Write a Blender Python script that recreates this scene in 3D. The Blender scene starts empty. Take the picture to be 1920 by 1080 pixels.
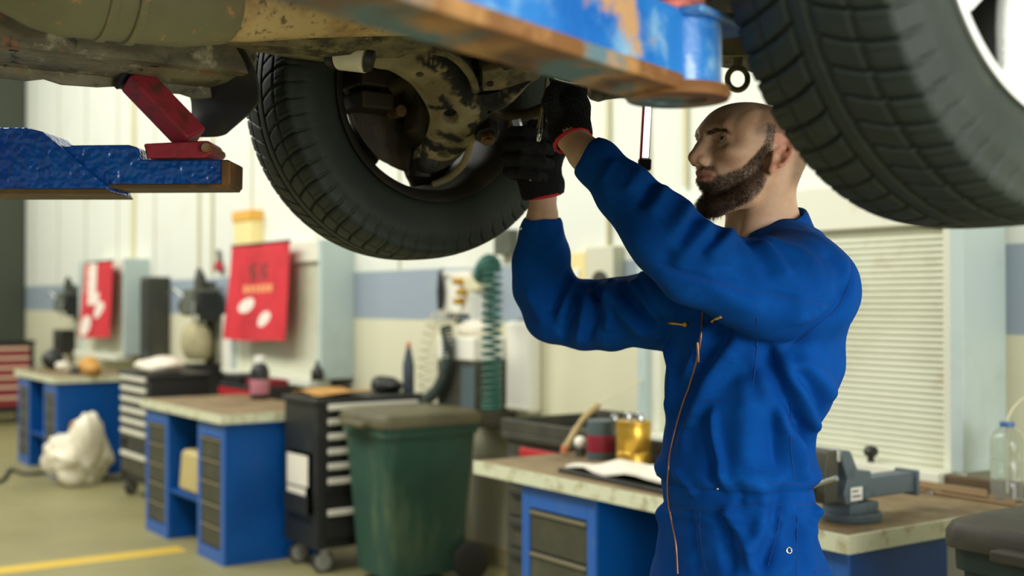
import bpy, bmesh, math, random
import numpy as np
from mathutils import Vector, Matrix, Euler
from mathutils.bvhtree import BVHTree

scene = bpy.context.scene
COL = scene.collection
PI = math.pi

# ------------------------------------------------------------------ camera
PHI = math.radians(55.3)            # the camera looks along the room towards the far end of the bench wall
PITCH = math.radians(0.64)
FPX, CAMH = 2250.0, 1.40
cam_d = bpy.data.cameras.new('camera'); cam = bpy.data.objects.new('camera', cam_d); COL.objects.link(cam)
cam.location = (0, 0, CAMH)
cam.rotation_euler = (PI/2 + PITCH, 0, PHI)
cam_d.sensor_width = 36.0; cam_d.lens = FPX*36.0/1920.0
cam_d.clip_start = 0.02
cam_d.dof.use_dof = True; cam_d.dof.focus_distance = 2.02; cam_d.dof.aperture_fstop = 2.7
scene.camera = cam

# ------------------------------------------------------------------ light
scene.view_settings.view_transform = 'Standard'; scene.view_settings.look = 'None'
scene.view_settings.exposure = 0.0; scene.view_settings.gamma = 1.0
w = bpy.data.worlds.new('workshop_daylight'); scene.world = w; w.use_nodes = True
w.node_tree.nodes['Background'].inputs[0].default_value = (1.0, 1.0, 0.94, 1)
w.node_tree.nodes['Background'].inputs[1].default_value = 0.21

def area(name, loc, target, sx, sy, power, col=(1, 1, .93)):
    l = bpy.data.lights.new(name, 'AREA'); l.shape = 'RECTANGLE'; l.size = sx; l.size_y = sy
    l.energy = power; l.color = col
    o = bpy.data.objects.new(name, l); COL.objects.link(o); o.location = loc
    o.rotation_euler = (Vector(target)-Vector(loc)).to_track_quat('-Z', 'Y').to_euler()
    return o
# daylight of the open bay door behind the photographer, and the row of roof lights over the benches
area('bay_door_daylight', (3.8, 1.9, 1.1), (-1.4, 1.8, 1.1), 2.4, 2.0, 180, (1, .99, .95))
area('added_torso_fill', (2.9, .55, 2.0), (-1.5, 1.7, 1.1), 1.6, .9, 95, (1, .99, .95))  # added fill that lifts the torso above the sleeve; no known window
area('added_high_fill', (1.6, -4.6, 3.3), (-2.0, 2.0, 1.0), 4.5, 1.7, 150, (1, 1, .95))  # added fill, set high so the car shades the arms; no known window
for x, y, pw in ((-3.9, -.6, 300), (-8.6, -.8, 235), (-12.9, -.8, 245)):
    area('roof_light', (x, y, 5.4), (x, 3.2, .4), 3.4, 1.6, pw, (1, 1, .94))

# ------------------------------------------------------------------ helpers
def s2l(c):
    out = []
    for v in c[:3]:
        v = v/255.0
        out.append(v/12.92 if v <= .04045 else ((v+.055)/1.055)**2.4)
    return tuple(out)+(1.0,)

def camxy(px, py, d):
    """photo point at depth d -> (right, depth, height) in the camera's ground frame"""
    u = (px-960.0)/FPX; v = (540.0-py)/FPX
    c, s = math.cos(PITCH), math.sin(PITCH)
    fd = c - v*s; fz = s + v*c
    k = d/fd
    return Vector((u*k, d, CAMH+fz*k))
def c2w(p):
    c, s = math.cos(PHI), math.sin(PHI)
    return Vector((c*p[0]-s*p[1], s*p[0]+c*p[1], p[2]))
def at(px, py, d): return c2w(camxy(px, py, d))

def mat(name, c, rough=.5, metal=0.0, layers=(), bump=None, spec=.5, coat=0.0, coords='Object', rough2=None,
        trans=0.0, ior=1.45, emit=None, attr=None, sss=0.0, sheen=0.0):
    """layers: (colour, scale, low, high, detail[, stretch]) noise-masked colours over the base"""
    m = bpy.data.materials.new(name); m.use_nodes = True
    nt = m.node_tree; N = nt.nodes; L = nt.links; b = N['Principled BSDF']
    b.inputs['Base Color'].default_value = s2l(c); b.inputs['Roughness'].default_value = rough
    b.inputs['Metallic'].default_value = metal; b.inputs['Specular IOR Level'].default_value = spec
    b.inputs['Coat Weight'].default_value = coat; b.inputs['IOR'].default_value = ior
    b.inputs['Transmission Weight'].default_value = trans
    if sss: b.inputs['Subsurface Weight'].default_value = sss; b.inputs['Subsurface Radius'].default_value = (.012, .004, .002); b.inputs['Subsurface Scale'].default_value = .5
    if sheen: b.inputs['Sheen Weight'].default_value = sheen; b.inputs['Sheen Roughness'].default_value = .4
    if emit: b.inputs['Emission Color'].default_value = s2l(emit[0]); b.inputs['Emission Strength'].default_value = emit[1]
    tc = N.new('ShaderNodeTexCoord'); cur = None; curc = s2l(c)
    def noise(scale, detail, stretch=None):
        n = N.new('ShaderNodeTexNoise'); n.inputs['Scale'].default_value = scale; n.inputs['Detail'].default_value = detail
        n.inputs['Roughness'].default_value = .62
        if stretch:
            mp = N.new('ShaderNodeMapping'); mp.inputs['Scale'].default_value = stretch
            L.new(tc.outputs[coords], mp.inputs[0]); L.new(mp.outputs[0], n.inputs[0])
        else: L.new(tc.outputs[coords], n.inputs[0])
        return n
    for la in layers:
        n = noise(la[1], la[4], la[5] if len(la) > 5 else None)
        r = N.new('ShaderNodeMapRange'); r.inputs[1].default_value = la[2]; r.inputs[2].default_value = la[3]
        L.new(n.outputs[0], r.inputs[0])
        mx = N.new('ShaderNodeMix'); mx.data_type = 'RGBA'
        L.new(r.outputs[0], mx.inputs[0])
        if cur is None: mx.inputs[6].default_value = curc
        else: L.new(cur, mx.inputs[6])
        mx.inputs[7].default_value = s2l(la[0]); cur = mx.outputs[2]
    if attr:                         # (attribute, colour) pairs of real colour regions
        for a_, ca in attr:
            at_ = N.new('ShaderNodeAttribute'); at_.attribute_name = a_
            mx = N.new('ShaderNodeMix'); mx.data_type = 'RGBA'
            L.new(at_.outputs['Fac'], mx.inputs[0])
            if cur is None: mx.inputs[6].default_value = curc
            else: L.new(cur, mx.inputs[6])
            mx.inputs[7].default_value = s2l(ca); cur = mx.outputs[2]
    if cur is not None: L.new(cur, b.inputs['Base Color'])
    if rough2:
        n = noise(rough2[1], 4); r = N.new('ShaderNodeMapRange'); r.inputs[1].default_value = .35; r.inputs[2].default_value = .65
        r.inputs[3].default_value = rough; r.inputs[4].default_value = rough2[0]
        L.new(n.outputs[0], r.inputs[0]); L.new(r.outputs[0], b.inputs['Roughness'])
    if bump:
        n = noise(bump[0], bump[2] if len(bump) > 2 else 5)
        bp = N.new('ShaderNodeBump'); bp.inputs['Distance'].default_value = bump[1]; bp.inputs['Strength'].default_value = 1.0
        L.new(n.outputs[0], bp.inputs['Height']); L.new(bp.outputs[0], b.inputs['Normal'])
    return m

def rotz(a): return Matrix.Rotation(a, 4, 'Z')

class MB:
    """collects shapes into one mesh"""
    def __init__(s): s.v = []; s.f = []; s.mi = []; s.cur = 0; s.M = Matrix.Identity(4)
    def add(s, vs, fs):
        o = len(s.v)
        s.v += [tuple(s.M @ Vector(p)) for p in vs]
        s.f += [tuple(i+o for i in f) for f in fs]; s.mi += [s.cur]*len(fs)
        return s
    def box(s, x0, x1, y0, y1, z0, z1, taper=None):
        t = taper or (0, 0)
        return s.add([(x0, y0, z0), (x1, y0, z0), (x1, y1, z0), (x0, y1, z0), (x0+t[0], y0+t[1], z1), (x1-t[0], y0+t[1], z1), (x1-t[0], y1-t[1], z1), (x0+t[0], y1-t[1], z1)],
                     [(3, 2, 1, 0), (4, 5, 6, 7), (0, 1, 5, 4), (1, 2, 6, 5), (2, 3, 7, 6), (3, 0, 4, 7)])
    def prism(s, poly, z0, z1, M=None, inset=0):
        """polygon in xy extruded in z"""
        n = len(poly); old = s.M
        if M is not None: s.M = s.M @ M
        s.add([(p[0], p[1], z0) for p in poly]+[(p[0], p[1], z1) for p in poly],
              [tuple(range(n-1, -1, -1)), tuple(range(n, 2*n))]+[(i, (i+1) % n, n+(i+1) % n, n+i) for i in range(n)])
        s.M = old; return s
    def ring_faces(s, rows, n, cap0=True, cap1=True, close=False):
        f = []
        R = rows if close else rows-1
        for r in range(R):
            a, b = r*n, ((r+1) % rows)*n
            for i in range(n): f.append((a+i, a+(i+1) % n, b+(i+1) % n, b+i))
        if cap0 and not close: f.append(tuple(range(n-1, -1, -1)))
        if cap1 and not close: f.append(tuple(range((rows-1)*n, rows*n)))
        return f
    def tube(s, pts, r, n=10, caps=True, flat=1.0, up=None):
        """round bar along a polyline; r is a number or one per point"""
        P = [Vector(p) for p in pts]; k = len(P)
        R = r if isinstance(r, (list, tuple)) else [r]*k
        vs = []; prev = None
        for i in range(k):
            t = (P[min(i+1, k-1)]-P[max(i-1, 0)]).normalized()
            if prev is None:
                a = Vector(up) if up else (Vector((0, 0, 1)) if abs(t.z) < .9 else Vector((1, 0, 0)))
                u = (a-t*a.dot(t)).normalized()
            else: u = (prev-t*prev.dot(t)).normalized()
            prev = u; w_ = t.cross(u)
            for j in range(n):
                an = 2*PI*j/n
                vs.append(P[i]+u*(R[i]*math.cos(an))+w_*(R[i]*flat*math.sin(an)))
        return s.add(vs, s.ring_faces(k, n, caps, caps))
    def cyl(s, a, b, r, r2=None, n=20): return s.tube([a, b], [r, r if r2 is None else r2], n)
    def lathe(s, prof, n=32, axis='z', center=(0, 0, 0), close=False, caps=True):
        """prof: (radius, height) pairs about an axis"""
        vs = []
        for (r, h) in prof:
            for j in range(n):
                a = 2*PI*j/n; c, q = r*math.cos(a), r*math.sin(a)
                p = {'z': (c, q, h), 'x': (h, c, q), 'y': (q, h, c)}[axis]
                vs.append((p[0]+center[0], p[1]+center[1], p[2]+center[2]))
        return s.add(vs, s.ring_faces(len(prof), n, caps, caps, close))
    def ball(s, c, r, nu=16, nv=10, M=None):
        rr = r if isinstance(r, (tuple, list)) else (r, r, r)
        vs = []
        for i in range(1, nv):
            t = PI*i/nv
            for j in range(nu):
                p = 2*PI*j/nu
                q = Vector((rr[0]*math.sin(t)*math.cos(p), rr[1]*math.sin(t)*math.sin(p), -rr[2]*math.cos(t)))
                if M: q = M @ q
                vs.append(q+Vector(c))
        return s.add(vs, s.ring_faces(nv-1, nu))
    def sheet(s, g, thick=0.0):
        """g: rows of points -> surface, given a thickness along its normal"""
        R, C = len(g), len(g[0]); G = [[Vector(p) for p in row] for row in g]
        if thick:
            nr = [[None]*C for _ in range(R)]
            for i in range(R):
                for j in range(C):
                    a = G[min(i+1, R-1)][j]-G[max(i-1, 0)][j]; b = G[i][min(j+1, C-1)]-G[i][max(j-1, 0)]
                    nr[i][j] = a.cross(b).normalized()
            vs = [G[i][j] for i in range(R) for j in range(C)]+[G[i][j]+nr[i][j]*thick for i in range(R) for j in range(C)]
            o = R*C
            f = [(i*C+j, i*C+j+1, (i+1)*C+j+1, (i+1)*C+j) for i in range(R-1) for j in range(C-1)]
            f += [(o+i*C+j, o+(i+1)*C+j, o+(i+1)*C+j+1, o+i*C+j+1) for i in range(R-1) for j in range(C-1)]
            ed = [j for j in range(C)]+[i*C+C-1 for i in range(1, R)]+[(R-1)*C+j for j in range(C-2, -1, -1)]+[i*C for i in range(R-2, 0, -1)]
            f += [(ed[k], o+ed[k], o+ed[(k+1) % len(ed)], ed[(k+1) % len(ed)]) for k in range(len(ed))]
            return s.add(vs, f)
        return s.add([p for row in G for p in row], [(i*C+j, i*C+j+1, (i+1)*C+j+1, (i+1)*C+j) for i in range(R-1) for j in range(C-1)])
    def build(s, name, m, parent=None, bevel=0.0, smooth=35, loc=None, seg=2, sub=0):
        me = bpy.data.meshes.new(name); me.from_pydata(s.v, [], s.f)
        ms = m if isinstance(m, (list, tuple)) else [m]
        for q in ms: me.materials.append(q)
        if len(ms) > 1: me.polygons.foreach_set('material_index', s.mi)
        bm_ = bmesh.new(); bm_.from_mesh(me); bmesh.ops.recalc_face_normals(bm_, faces=bm_.faces); bm_.to_mesh(me); bm_.free()
        me.update()
        o = bpy.data.objects.new(name, me); COL.objects.link(o)
        if parent is not None: o.parent = parent
        if loc is not None: o.location = loc
        if smooth:
            me.polygons.foreach_set('use_smooth', [True]*len(me.polygons))
            if not bevel: me.set_sharp_from_angle(angle=math.radians(smooth))
        if sub:
            md = o.modifiers.new('smooth', 'SUBSURF'); md.levels = sub; md.render_levels = sub
        if bevel:
            md = o.modifiers.new('edge', 'BEVEL'); md.width = bevel; md.segments = seg; md.limit_method = 'ANGLE'; md.angle_limit = math.radians(32)
            md.harden_normals = True
        return o

def tag(o, label=None, cat=None, group=None, kind=None):
    if label: o['label'] = label
    if cat: o['category'] = cat
    if group: o['group'] = group
    if kind: o['kind'] = kind
    return o
def thing(name, label, cat, loc=(0, 0, 0), rz=0.0, group=None, kind=None):
    o = bpy.data.objects.new(name, None); COL.objects.link(o); o.empty_display_size = .1
    o.location = loc; o.rotation_euler = (0, 0, rz)
    return tag(o, label, cat, group, kind)
def struct(name, mb, m, **k): return tag(mb.build(name, m, **k), kind='structure')
def kids(o): return [c for c in bpy.data.objects if c.parent == o]
def dup(root, loc, rz=None, label=None, group=None):
    """a copy of a thing with copies of its parts and sub-parts"""
    r = root.copy(); COL.objects.link(r); r.location = loc
    if rz is not None: r.rotation_euler = (0, 0, rz)
    if label: r['label'] = label
    if group: r['group'] = group
    for ch in kids(root):
        c = ch.copy(); COL.objects.link(c); c.parent = r
        for g in kids(ch):
            d = g.copy(); COL.objects.link(d); d.parent = c
    return r
def smoothpath(pts, per=6):
    """Catmull-Rom through the points"""
    P = [Vector(p) for p in pts]; out = []
    for i in range(len(P)-1):
        p0, p1, p2, p3 = P[max(i-1, 0)], P[i], P[i+1], P[min(i+2, len(P)-1)]
        for k in range(per):
            t = k/per
            out.append(.5*((2*p1)+(p2-p0)*t+(2*p0-5*p1+4*p2-p3)*t*t+(3*p1-p0-3*p2+p3)*t**3))
    out.append(P[-1]); return out
# ------------------------------------------------------------------ the hall
WALLY, ENDX = 3.60, -16.2
M_floor = mat('floor_concrete', (143, 136, 93), .38, layers=[((130, 123, 84), .9, .4, .7, 6), ((132, 122, 84), 6, .62, .8, 8)], rough2=(.55, 1.5), bump=(40, .0008))
M_yline = mat('yellow_line_paint', (206, 172, 60), .5, layers=[((200, 176, 100), 9, .5, .75, 5)])
def wall_mat():
    m = mat('painted_wall_panels', (232, 229, 208), .55)
    nt = m.node_tree; N = nt.nodes; L = nt.links; b = N['Principled BSDF']
    tc = N.new('ShaderNodeTexCoord'); sp = N.new('ShaderNodeSeparateXYZ'); L.new(tc.outputs['Object'], sp.inputs[0])
    def step(sock, edge, soft=.004):
        r = N.new('ShaderNodeMapRange'); r.inputs[1].default_value = edge-soft; r.inputs[2].default_value = edge+soft; L.new(sock, r.inputs[0]); return r.outputs[0]
    def mix(f, a, bb):
        x = N.new('ShaderNodeMix'); x.data_type = 'RGBA'; L.new(f, x.inputs[0])
        for k, q in ((6, a), (7, bb)):
            if isinstance(q, tuple): x.inputs[k].default_value = s2l(q)
            else: L.new(q, x.inputs[k])
        return x.outputs[2]
    c = mix(step(sp.outputs[2], 1.29), (214, 210, 178), (146, 158, 168))
    c = mix(step(sp.outputs[2], 1.59), c, (220, 222, 209))
    n = N.new('ShaderNodeTexNoise'); n.inputs['Scale'].default_value = 2.2; n.inputs['Detail'].default_value = 6; L.new(tc.outputs['Object'], n.inputs[0])
    r = N.new('ShaderNodeMapRange'); r.inputs[1].default_value = .55; r.inputs[2].default_value = .85; r.inputs[4].default_value = .35; L.new(n.outputs[0], r.inputs[0])
    c = mix(r.outputs[0], c, (194, 190, 160))
    L.new(c, b.inputs['Base Color']); return m
M_wall = wall_mat()
M_seam = mat('panel_seam', (170, 164, 138), .6)
M_grey = mat('grey_blue_panel_paint', (178, 193, 187), .4, layers=[((160, 172, 165), 3, .55, .8, 6)])
M_cream = mat('cream_enamel', (220, 220, 200), .45, layers=[((196, 182, 140), 5, .6, .85, 7)])
M_slat = mat('shutter_slat_cream', (204, 206, 182), .5, layers=[((176, 164, 122), 7, .60, .85, 8), ((190, 190, 162), 2, .45, .7, 4)])
M_dark = mat('painted_hole_shade', (30, 30, 26), .7)  # near-black colour standing in for the shade inside holes
M_endw = mat('end_wall_sheet', (188, 194, 180), .5)
M_darkframe = mat('dark_green_frame', (60, 66, 52), .5)

f = MB().box(ENDX, 3.4, -6.0, WALLY, -.12, 0)
struct('floor', f, M_floor)
# painted line on the concrete
f = MB().box(-6.74, -6.57, .2, 2.34, 0, .002)
struct('trim_1', f, M_yline, smooth=0)
# bench wall with its vertical panel joints
wb = MB().box(ENDX, 3.4, WALLY, WALLY+.16, 0, 5.6)
wallo = struct('wall_back', wb, M_wall)
sm = MB()
x = -15.6
while x < 3:
    sm.box(x-.012, x+.012, WALLY-.004, WALLY, 1.6, 5.6); x += 1.15
sm.build('panel_joint', M_seam, wallo, smooth=0)
wl = MB().box(ENDX-.16, ENDX, -6.0, WALLY+.16, 0, 5.6)
struct('wall_left', wl, M_endw)
tr = MB().box(ENDX, ENDX+.16, WALLY-.42, WALLY-.02, 0, 4.6)
struct('trim_2', tr, M_darkframe, bevel=.01)
bb = MB().box(ENDX, 3.4, WALLY-.015, WALLY, 0, .09)
struct('baseboard_back', bb, mat('skirting_paint', (190, 178, 130), .5))

def shutter_window(name, x0, x1, z0, z1, header, dep=.235):
    """roller-shuttered window box standing out from the wall: slatted curtain, header and grey cheeks"""
    root = thing(name, None, None, (x0, WALLY-dep, 0), kind='structure')
    W = x1-x0
    m = MB().box(W-.05, W, -.0, dep, z0-.0, z1+header).box(0, .05, 0, dep, z0, z1+header)
    m.build('side_panel', M_grey, root, bevel=.004)
    m = MB().box(.05, W-.05, .03, dep, z1, z1+header)
    m.build('header', M_cream, root, bevel=.006)
    m = MB().box(.05, .10, .035, .08, z0, z1).box(W-.10, W-.05, .035, .08, z0, z1)
    m.build('frame', M_cream, root, bevel=.004)
    m = MB(); pitch = .0215; n = int((z1-z0)/pitch)
    rows = []
    for k in range(n):
        zz = z0+k*pitch
        for t, o in ((0, .0), (.0028, .0), (.005, -.0045), (.0105, -.0062), (.0165, -.0045), (.0195, .0)):
            rows.append([(a, .07+o, zz+t) for a in (.10, W-.10)])
    rows.append([(a, .07, z1) for a in (.10, W-.10)])
    m.sheet(rows, -.006)
    m.build('shutter_curtain', M_slat, root, smooth=50)
    m = MB().box(.05, W-.05, -.06, .09, z0-.05, z0-.0)
    m.build('sill', M_cream, root, bevel=.004)
    return root
shutter_window('window_1', -3.92, -2.33, .85, 1.655, .16)
shutter_window('window_2', -8.55, -7.0, .90, 1.66, .14)
shutter_window('window_3', -12.7, -11.15, .90, 1.66, .14)
# ------------------------------------------------------------------ raised car (its axles run along the bench wall, its nose points at the wall)
M_rubber = mat('tyre_rubber', (39, 46, 40), .6, layers=[((52, 60, 51), 5, .42, .72, 7), ((78, 80, 64), 14, .62, .9, 8)], bump=(160, .0006), spec=.35)
M_letter = mat('tyre_lettering', (66, 68, 60), .6)
M_rimw = mat('silver_white_rim', (226, 228, 224), .3, coat=.4, spec=.5)
M_rimd = mat('dirty_rim_inside', (40, 37, 30), .6, metal=0, layers=[((84, 72, 48), 8, .5, .8, 7)])
M_under = mat('underbody_black_wax', (46, 44, 34), .75, layers=[((104, 92, 62), 5, .5, .85, 8)], bump=(60, .001))
M_sill = mat('dusty_sill_paint', (134, 130, 102), .6, layers=[((88, 84, 62), 12, .44, .6, 10, (1, .35, 1)), ((150, 104, 62), 14, .60, .68, 10), ((172, 166, 134), 22, .58, .68, 9), ((52, 48, 38), 26, .60, .68, 10)], bump=(35, .0015))
M_pipe = mat('exhaust_steel', (116, 114, 84), .5, metal=.1, layers=[((138, 118, 78), 4, .52, .66, 6), ((104, 98, 72), 9, .5, .8, 8), ((190, 140, 90), 40, .62, .72, 4)], bump=(60, .0006))
M_mud = mat('mud_caked_steel', (158, 148, 114), .85, layers=[((120, 108, 78), 11, .4, .65, 9), ((44, 43, 37), 9, .515, .55, 9, (1, 1, .45)), ((34, 32, 28), 34, .62, .66, 9)], bump=(70, .0022), attr=(('bare', (30, 31, 29)),))
M_mudd = mat('dusty_steel_dark', (124, 116, 88), .8, layers=[((60, 56, 42), 16, .44, .6, 10), ((156, 142, 102), 30, .58, .7, 9)], bump=(60, .002))
M_oily = mat('oily_cast_iron', (62, 56, 42), .55, metal=.35, layers=[((98, 80, 50), 9, .5, .75, 8)], bump=(45, .0016))
M_disc = mat('brake_disc_iron', (58, 52, 44), .5, metal=.5, layers=[((82, 62, 40), 8, .5, .75, 7)])
M_black = mat('black_plastic', (34, 34, 31), .5, layers=[((62, 60, 48), 6, .55, .85, 7)])
M_white = mat('white_sleeve', (232, 228, 206), .45, layers=[((206, 196, 158), 16, .6, .85, 6)])
M_hose = mat('pale_brake_hose', (158, 146, 112), .5)
M_bolt = mat('rusty_bolt', (124, 100, 74), .5, metal=.5, layers=[((98, 66, 40), 40, .45, .7, 5)])
M_chrome = mat('bright_foil', (216, 218, 218), .22, metal=1.0, bump=(30, .003))
M_body = mat('car_body_paint', (196, 198, 194), .3, coat=.6)

CX, AY, AZ, TR = -1.53, 1.267, 1.826, .338
car = thing('car', 'raised car seen from below, dirty underbody with winter tyres and mud caked suspension arm', 'car', (CX, AY, AZ-TR))
CL = Vector((CX, AY, AZ-TR))
def CM():
    m = MB(); m.M = Matrix.Translation(-CL); return m      # shapes written in room coordinates, stored about the car's base

def tyre_mesh():
    nA, P = 1080, []
    for (a, r) in ((-.083, .214), (-.094, .219), (-.101, .226), (-.106, .238), (-.111, .255), (-.1135, .272), (-.113, .288), (-.1105, .300), (-.107, .309), (-.103, .317)): P.append((a, r, 0))
    n = 46
    for k in range(n+1):
        t = -1+2*k/n; P.append((.099*t, .3385-.0105*abs(t)**3.2, 1))
    P += [(-p[0], p[1], 0) for p in reversed(P[:10])]
    A = np.array([p[0] for p in P]); R = np.array([p[1] for p in P]); T = np.array([p[2] for p in P])
    th = np.linspace(0, 2*np.pi, nA, endpoint=False)
    AA, TT = np.meshgrid(A, th); RR = np.tile(R, (nA, 1)); TM = np.tile(T, (nA, 1))
    NB = 62
    s = np.abs(AA)/.099; side = np.sign(AA)
    # curved groove sweeping from nearly along the tread at its middle to straight across at the shoulder
    ph = TT/(2*np.pi)*NB + 1.35*np.sqrt(np.clip(s, 0, 2)) - .25*np.clip(s-.5, 0, 1)**2 + np.where(side > 0, .5, 0)
    fr = np.abs(ph-np.round(ph))
    g1 = np.clip((.068-fr)/.035, 0, 1)*np.clip((s-.10)/.06, 0, 1)
    rib = np.clip((.0032-np.abs(np.abs(AA)-.0135))/.0016, 0, 1)
    rib2 = np.clip((.0026-np.abs(np.abs(AA)-.062))/.0014, 0, 1)*.7
    ph2 = TT/(2*np.pi)*NB*2 + 1.3*s; fr2 = np.abs(ph2-np.round(ph2))
    sip = np.clip((.07-fr2)/.05, 0, 1)*.22*np.clip((s-.62)/.05, 0, 1)
    dep = np.maximum(np.maximum(g1, rib), np.maximum(rib2, sip))*TM
    edge = np.clip((1.04-s)/.05, 0, 1)
    RR = RR-.0085*dep*edge
    # shoulder lugs running a little down the sidewall, and raised circles on the sidewall
    lug = (1-TM)*np.clip((RR-.296)/.012, 0, 1)*np.clip((.12-fr)/.06, 0, 1)
    AA2 = AA - np.sign(AA)*.0035*lug
    for rc, wd, h in ((.247, .003, .0012), (.281, .0018, .0012), (.2885, .0018, .001), (.3095, .0022, -.0035)):
        AA2 += np.sign(AA)*(1-TM)*h*np.exp(-((RR-rc)/wd)**2)
    X, Y, Z = AA2, RR*np.cos(TT), RR*np.sin(TT)
    V = np.stack([X, Y, Z], -1).reshape(-1, 3); m = len(P)
    i, j = np.meshgrid(np.arange(nA), np.arange(m-1), indexing='ij'); i2 = (i+1) % nA
    F = np.stack([i*m+j, i2*m+j, i2*m+j+1, i*m+j+1], -1).reshape(-1, 4)
    return V, F

def np_mesh(name, V, F, m, parent=None, loc=None, flip=False, smooth=True):
    me = bpy.data.meshes.new(name)
    V = np.asarray(V, np.float32); F = np.asarray(F, np.int32)
    if flip: F = F[:, ::-1]
    k = F.shape[1]
    me.vertices.add(len(V)); me.vertices.foreach_set('co', V.ravel())
    me.loops.add(F.size); me.loops.foreach_set('vertex_index', np.ascontiguousarray(F).ravel())
    me.polygons.add(len(F)); me.polygons.foreach_set('loop_start', np.arange(0, F.size, k, dtype=np.int32))
    me.polygons.foreach_set('use_smooth', np.full(len(F), bool(smooth)))
    me.update(calc_edges=True); me.validate()
    for q in (m if isinstance(m, (list, tuple)) else [m]): me.materials.append(q)
    o = bpy.data.objects.new(name, me); COL.objects.link(o)
    if parent is not None: o.parent = parent
    if loc is not None: o.location = loc
    return o

TV, TF = tyre_mesh()
tyreB = np_mesh('tyre', TV, TF, M_rubber, car, Vector((-2.212, AY, AZ))-CL)     # far side, seen from its inner face
tyreB['label'] = 'winter tyre hanging beside the mechanic, seen from its inner face'
tyreA = tyreB.copy(); COL.objects.link(tyreA); tyreA.location = Vector((-.853, AY, AZ))-CL; tyreA.rotation_euler = (0, 0, PI)
tyreA['label'] = 'winter tyre above the mechanic, with white rim'

# raised word moulded into the sidewall of the tyre seen from inside
def text_pts(word, size):
    cu = bpy.data.curves.new('lettering', 'FONT'); cu.body = word; cu.size = size; cu.extrude = .0006; cu.align_x = 'CENTER'; cu.resolution_u = 3
    o = bpy.data.objects.new('lettering', cu); COL.objects.link(o)
    bpy.context.view_layer.update()
    me = bpy.data.meshes.new_from_object(o.evaluated_get(bpy.context.evaluated_depsgraph_get()))
    vs = [v.co.copy() for v in me.vertices]; fs = [tuple(p.vertices) for p in me.polygons]
    bpy.data.objects.remove(o); bpy.data.curves.remove(cu); bpy.data.meshes.remove(me)
    return vs, fs
vs, fs = text_pts('Winter', .034)
lt = MB(); pts = []
for v in vs:
    r = .262+v.y; a = -2.12 + v.x/.275
    pts.append((.1128+v.z-.0006+.0, r*math.cos(a+PI/2+PI/2), -abs(r)*math.sin(a+PI)*-1 if False else r*math.sin(a+PI)))
lt.add(pts, fs); lt.build('sidewall_lettering', M_letter, tyreB, smooth=0)

def rim_builder(parent, face_m, in_m, spoke0, wid=.23):
    """rim in the wheel's own frame: outer face towards -x"""
    m = MB()
    prof = [(.217, .104), (.2225, .106), (.223, .100), (.216, .092), (.203, .085), (.198, .045), (.188, -.03), (.196, -.075), (.204, -.088), (.215, -.094), (.222, -.102),
            (.2235, -.108), (.219, -.111), (.213, -.108), (.205, -.096), (.198, -.086), (.186, -.05), (.182, -.03), (.192, .045), (.197, .082), (.210, .096)]
    m.lathe(prof, 96, 'x', close=True)
    rim = m.build('wheel_rim', in_m, parent, smooth=60)
    # spoked face: windows between five spokes
    m = MB(); nr, na = 30, 400
    r0, r1 = .052, .201
    def gap(a):
        k = ((a-spoke0)/(2*PI/5)) % 1.0
        return abs(k-.5)*2*(PI/5)              # angle from the middle of the window
    def hole(r, a):
        g = gap(a)
        if r < .088 or r > .190: return -1
        t = (r-.088)/(.190-.088)
        return (.12+wid*t)*min(1, (1-t)*9+.12) - g
    rows_f, rows_b = [], []
    vs = []; idx = {}
    def vid(i, j, back):
        key = (i, j % na, back)
        if key not in idx:
            r = r0+(r1-r0)*i/nr; a = 2*PI*j/na
            dish = -.088+.026*(1-(r/r1)**2) + .012*max(0, (r-.165)/.036)
            x = dish+(.020 if back else 0)
            g = gap(a)
            if not back: x -= .007*math.cos(min(g/(PI/5), 1)*0) * max(0, 1-abs((PI/5-g)/.30))*max(0, min(1, (.19-r)/.03))
            vs.append((x, r*math.cos(a), r*math.sin(a))); idx[key] = len(vs)-1
        return idx[key]
    solid = {}
    for i in range(nr):
        for j in range(na):
            r = r0+(r1-r0)*(i+.5)/nr; a = 2*PI*(j+.5)/na
            solid[(i, j)] = hole(r, a) <= 0
    fs = []
    for (i, j), s in solid.items():
        if not s: continue
        fs.append((vid(i, j, 0), vid(i, j+1, 0), vid(i+1, j+1, 0), vid(i+1, j, 0)))
        fs.append((vid(i, j, 1), vid(i+1, j, 1), vid(i+1, j+1, 1), vid(i, j+1, 1)))
        for (di, dj, e) in ((-1, 0, ((i, j), (i, j+1))), (1, 0, ((i+1, j+1), (i+1, j))), (0, -1, ((i+1, j), (i, j))), (0, 1, ((i, j+1), (i+1, j+1)))):
            q = solid.get((i+di, (j+dj) % na), False)
            if not q:
                (a_, b_), (c_, d_) = e
                fs.append((vid(a_, b_, 0), vid(a_, b_, 1), vid(c_, d_, 1), vid(c_, d_, 0)))
    m.add(vs, fs)
    m.lathe([(.001, -.072), (.03, -.074), (.05, -.070), (.056, -.06), (.058, -.03), (.001, -.03)], 40, 'x')
    sp = m.build('wheel_spokes', face_m, parent, smooth=50)
    md = sp.modifiers.new('soft', 'SMOOTH'); md.iterations = 16; md.factor = .5
    for k in range(5):
        a = spoke0+2*PI*k/5+.3
        m = MB(); m.tube([(-.052-.026, .04*math.cos(a), .04*math.sin(a)), (-.064-.026, .04*math.cos(a), .04*math.sin(a))], .0085, 6)
        m.build('wheel_nut', M_bolt, parent)
rim_builder(tyreB, M_rimd, M_rimd, .62-.39)
rim_builder(tyreA, M_rimw, M_rimw, .50+.42, .13)
for o in kids(tyreA):
    if o.name.startswith(('wheel_rim', 'wheel_spokes')): o.scale = (1, 1.03, 1.03)

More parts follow.
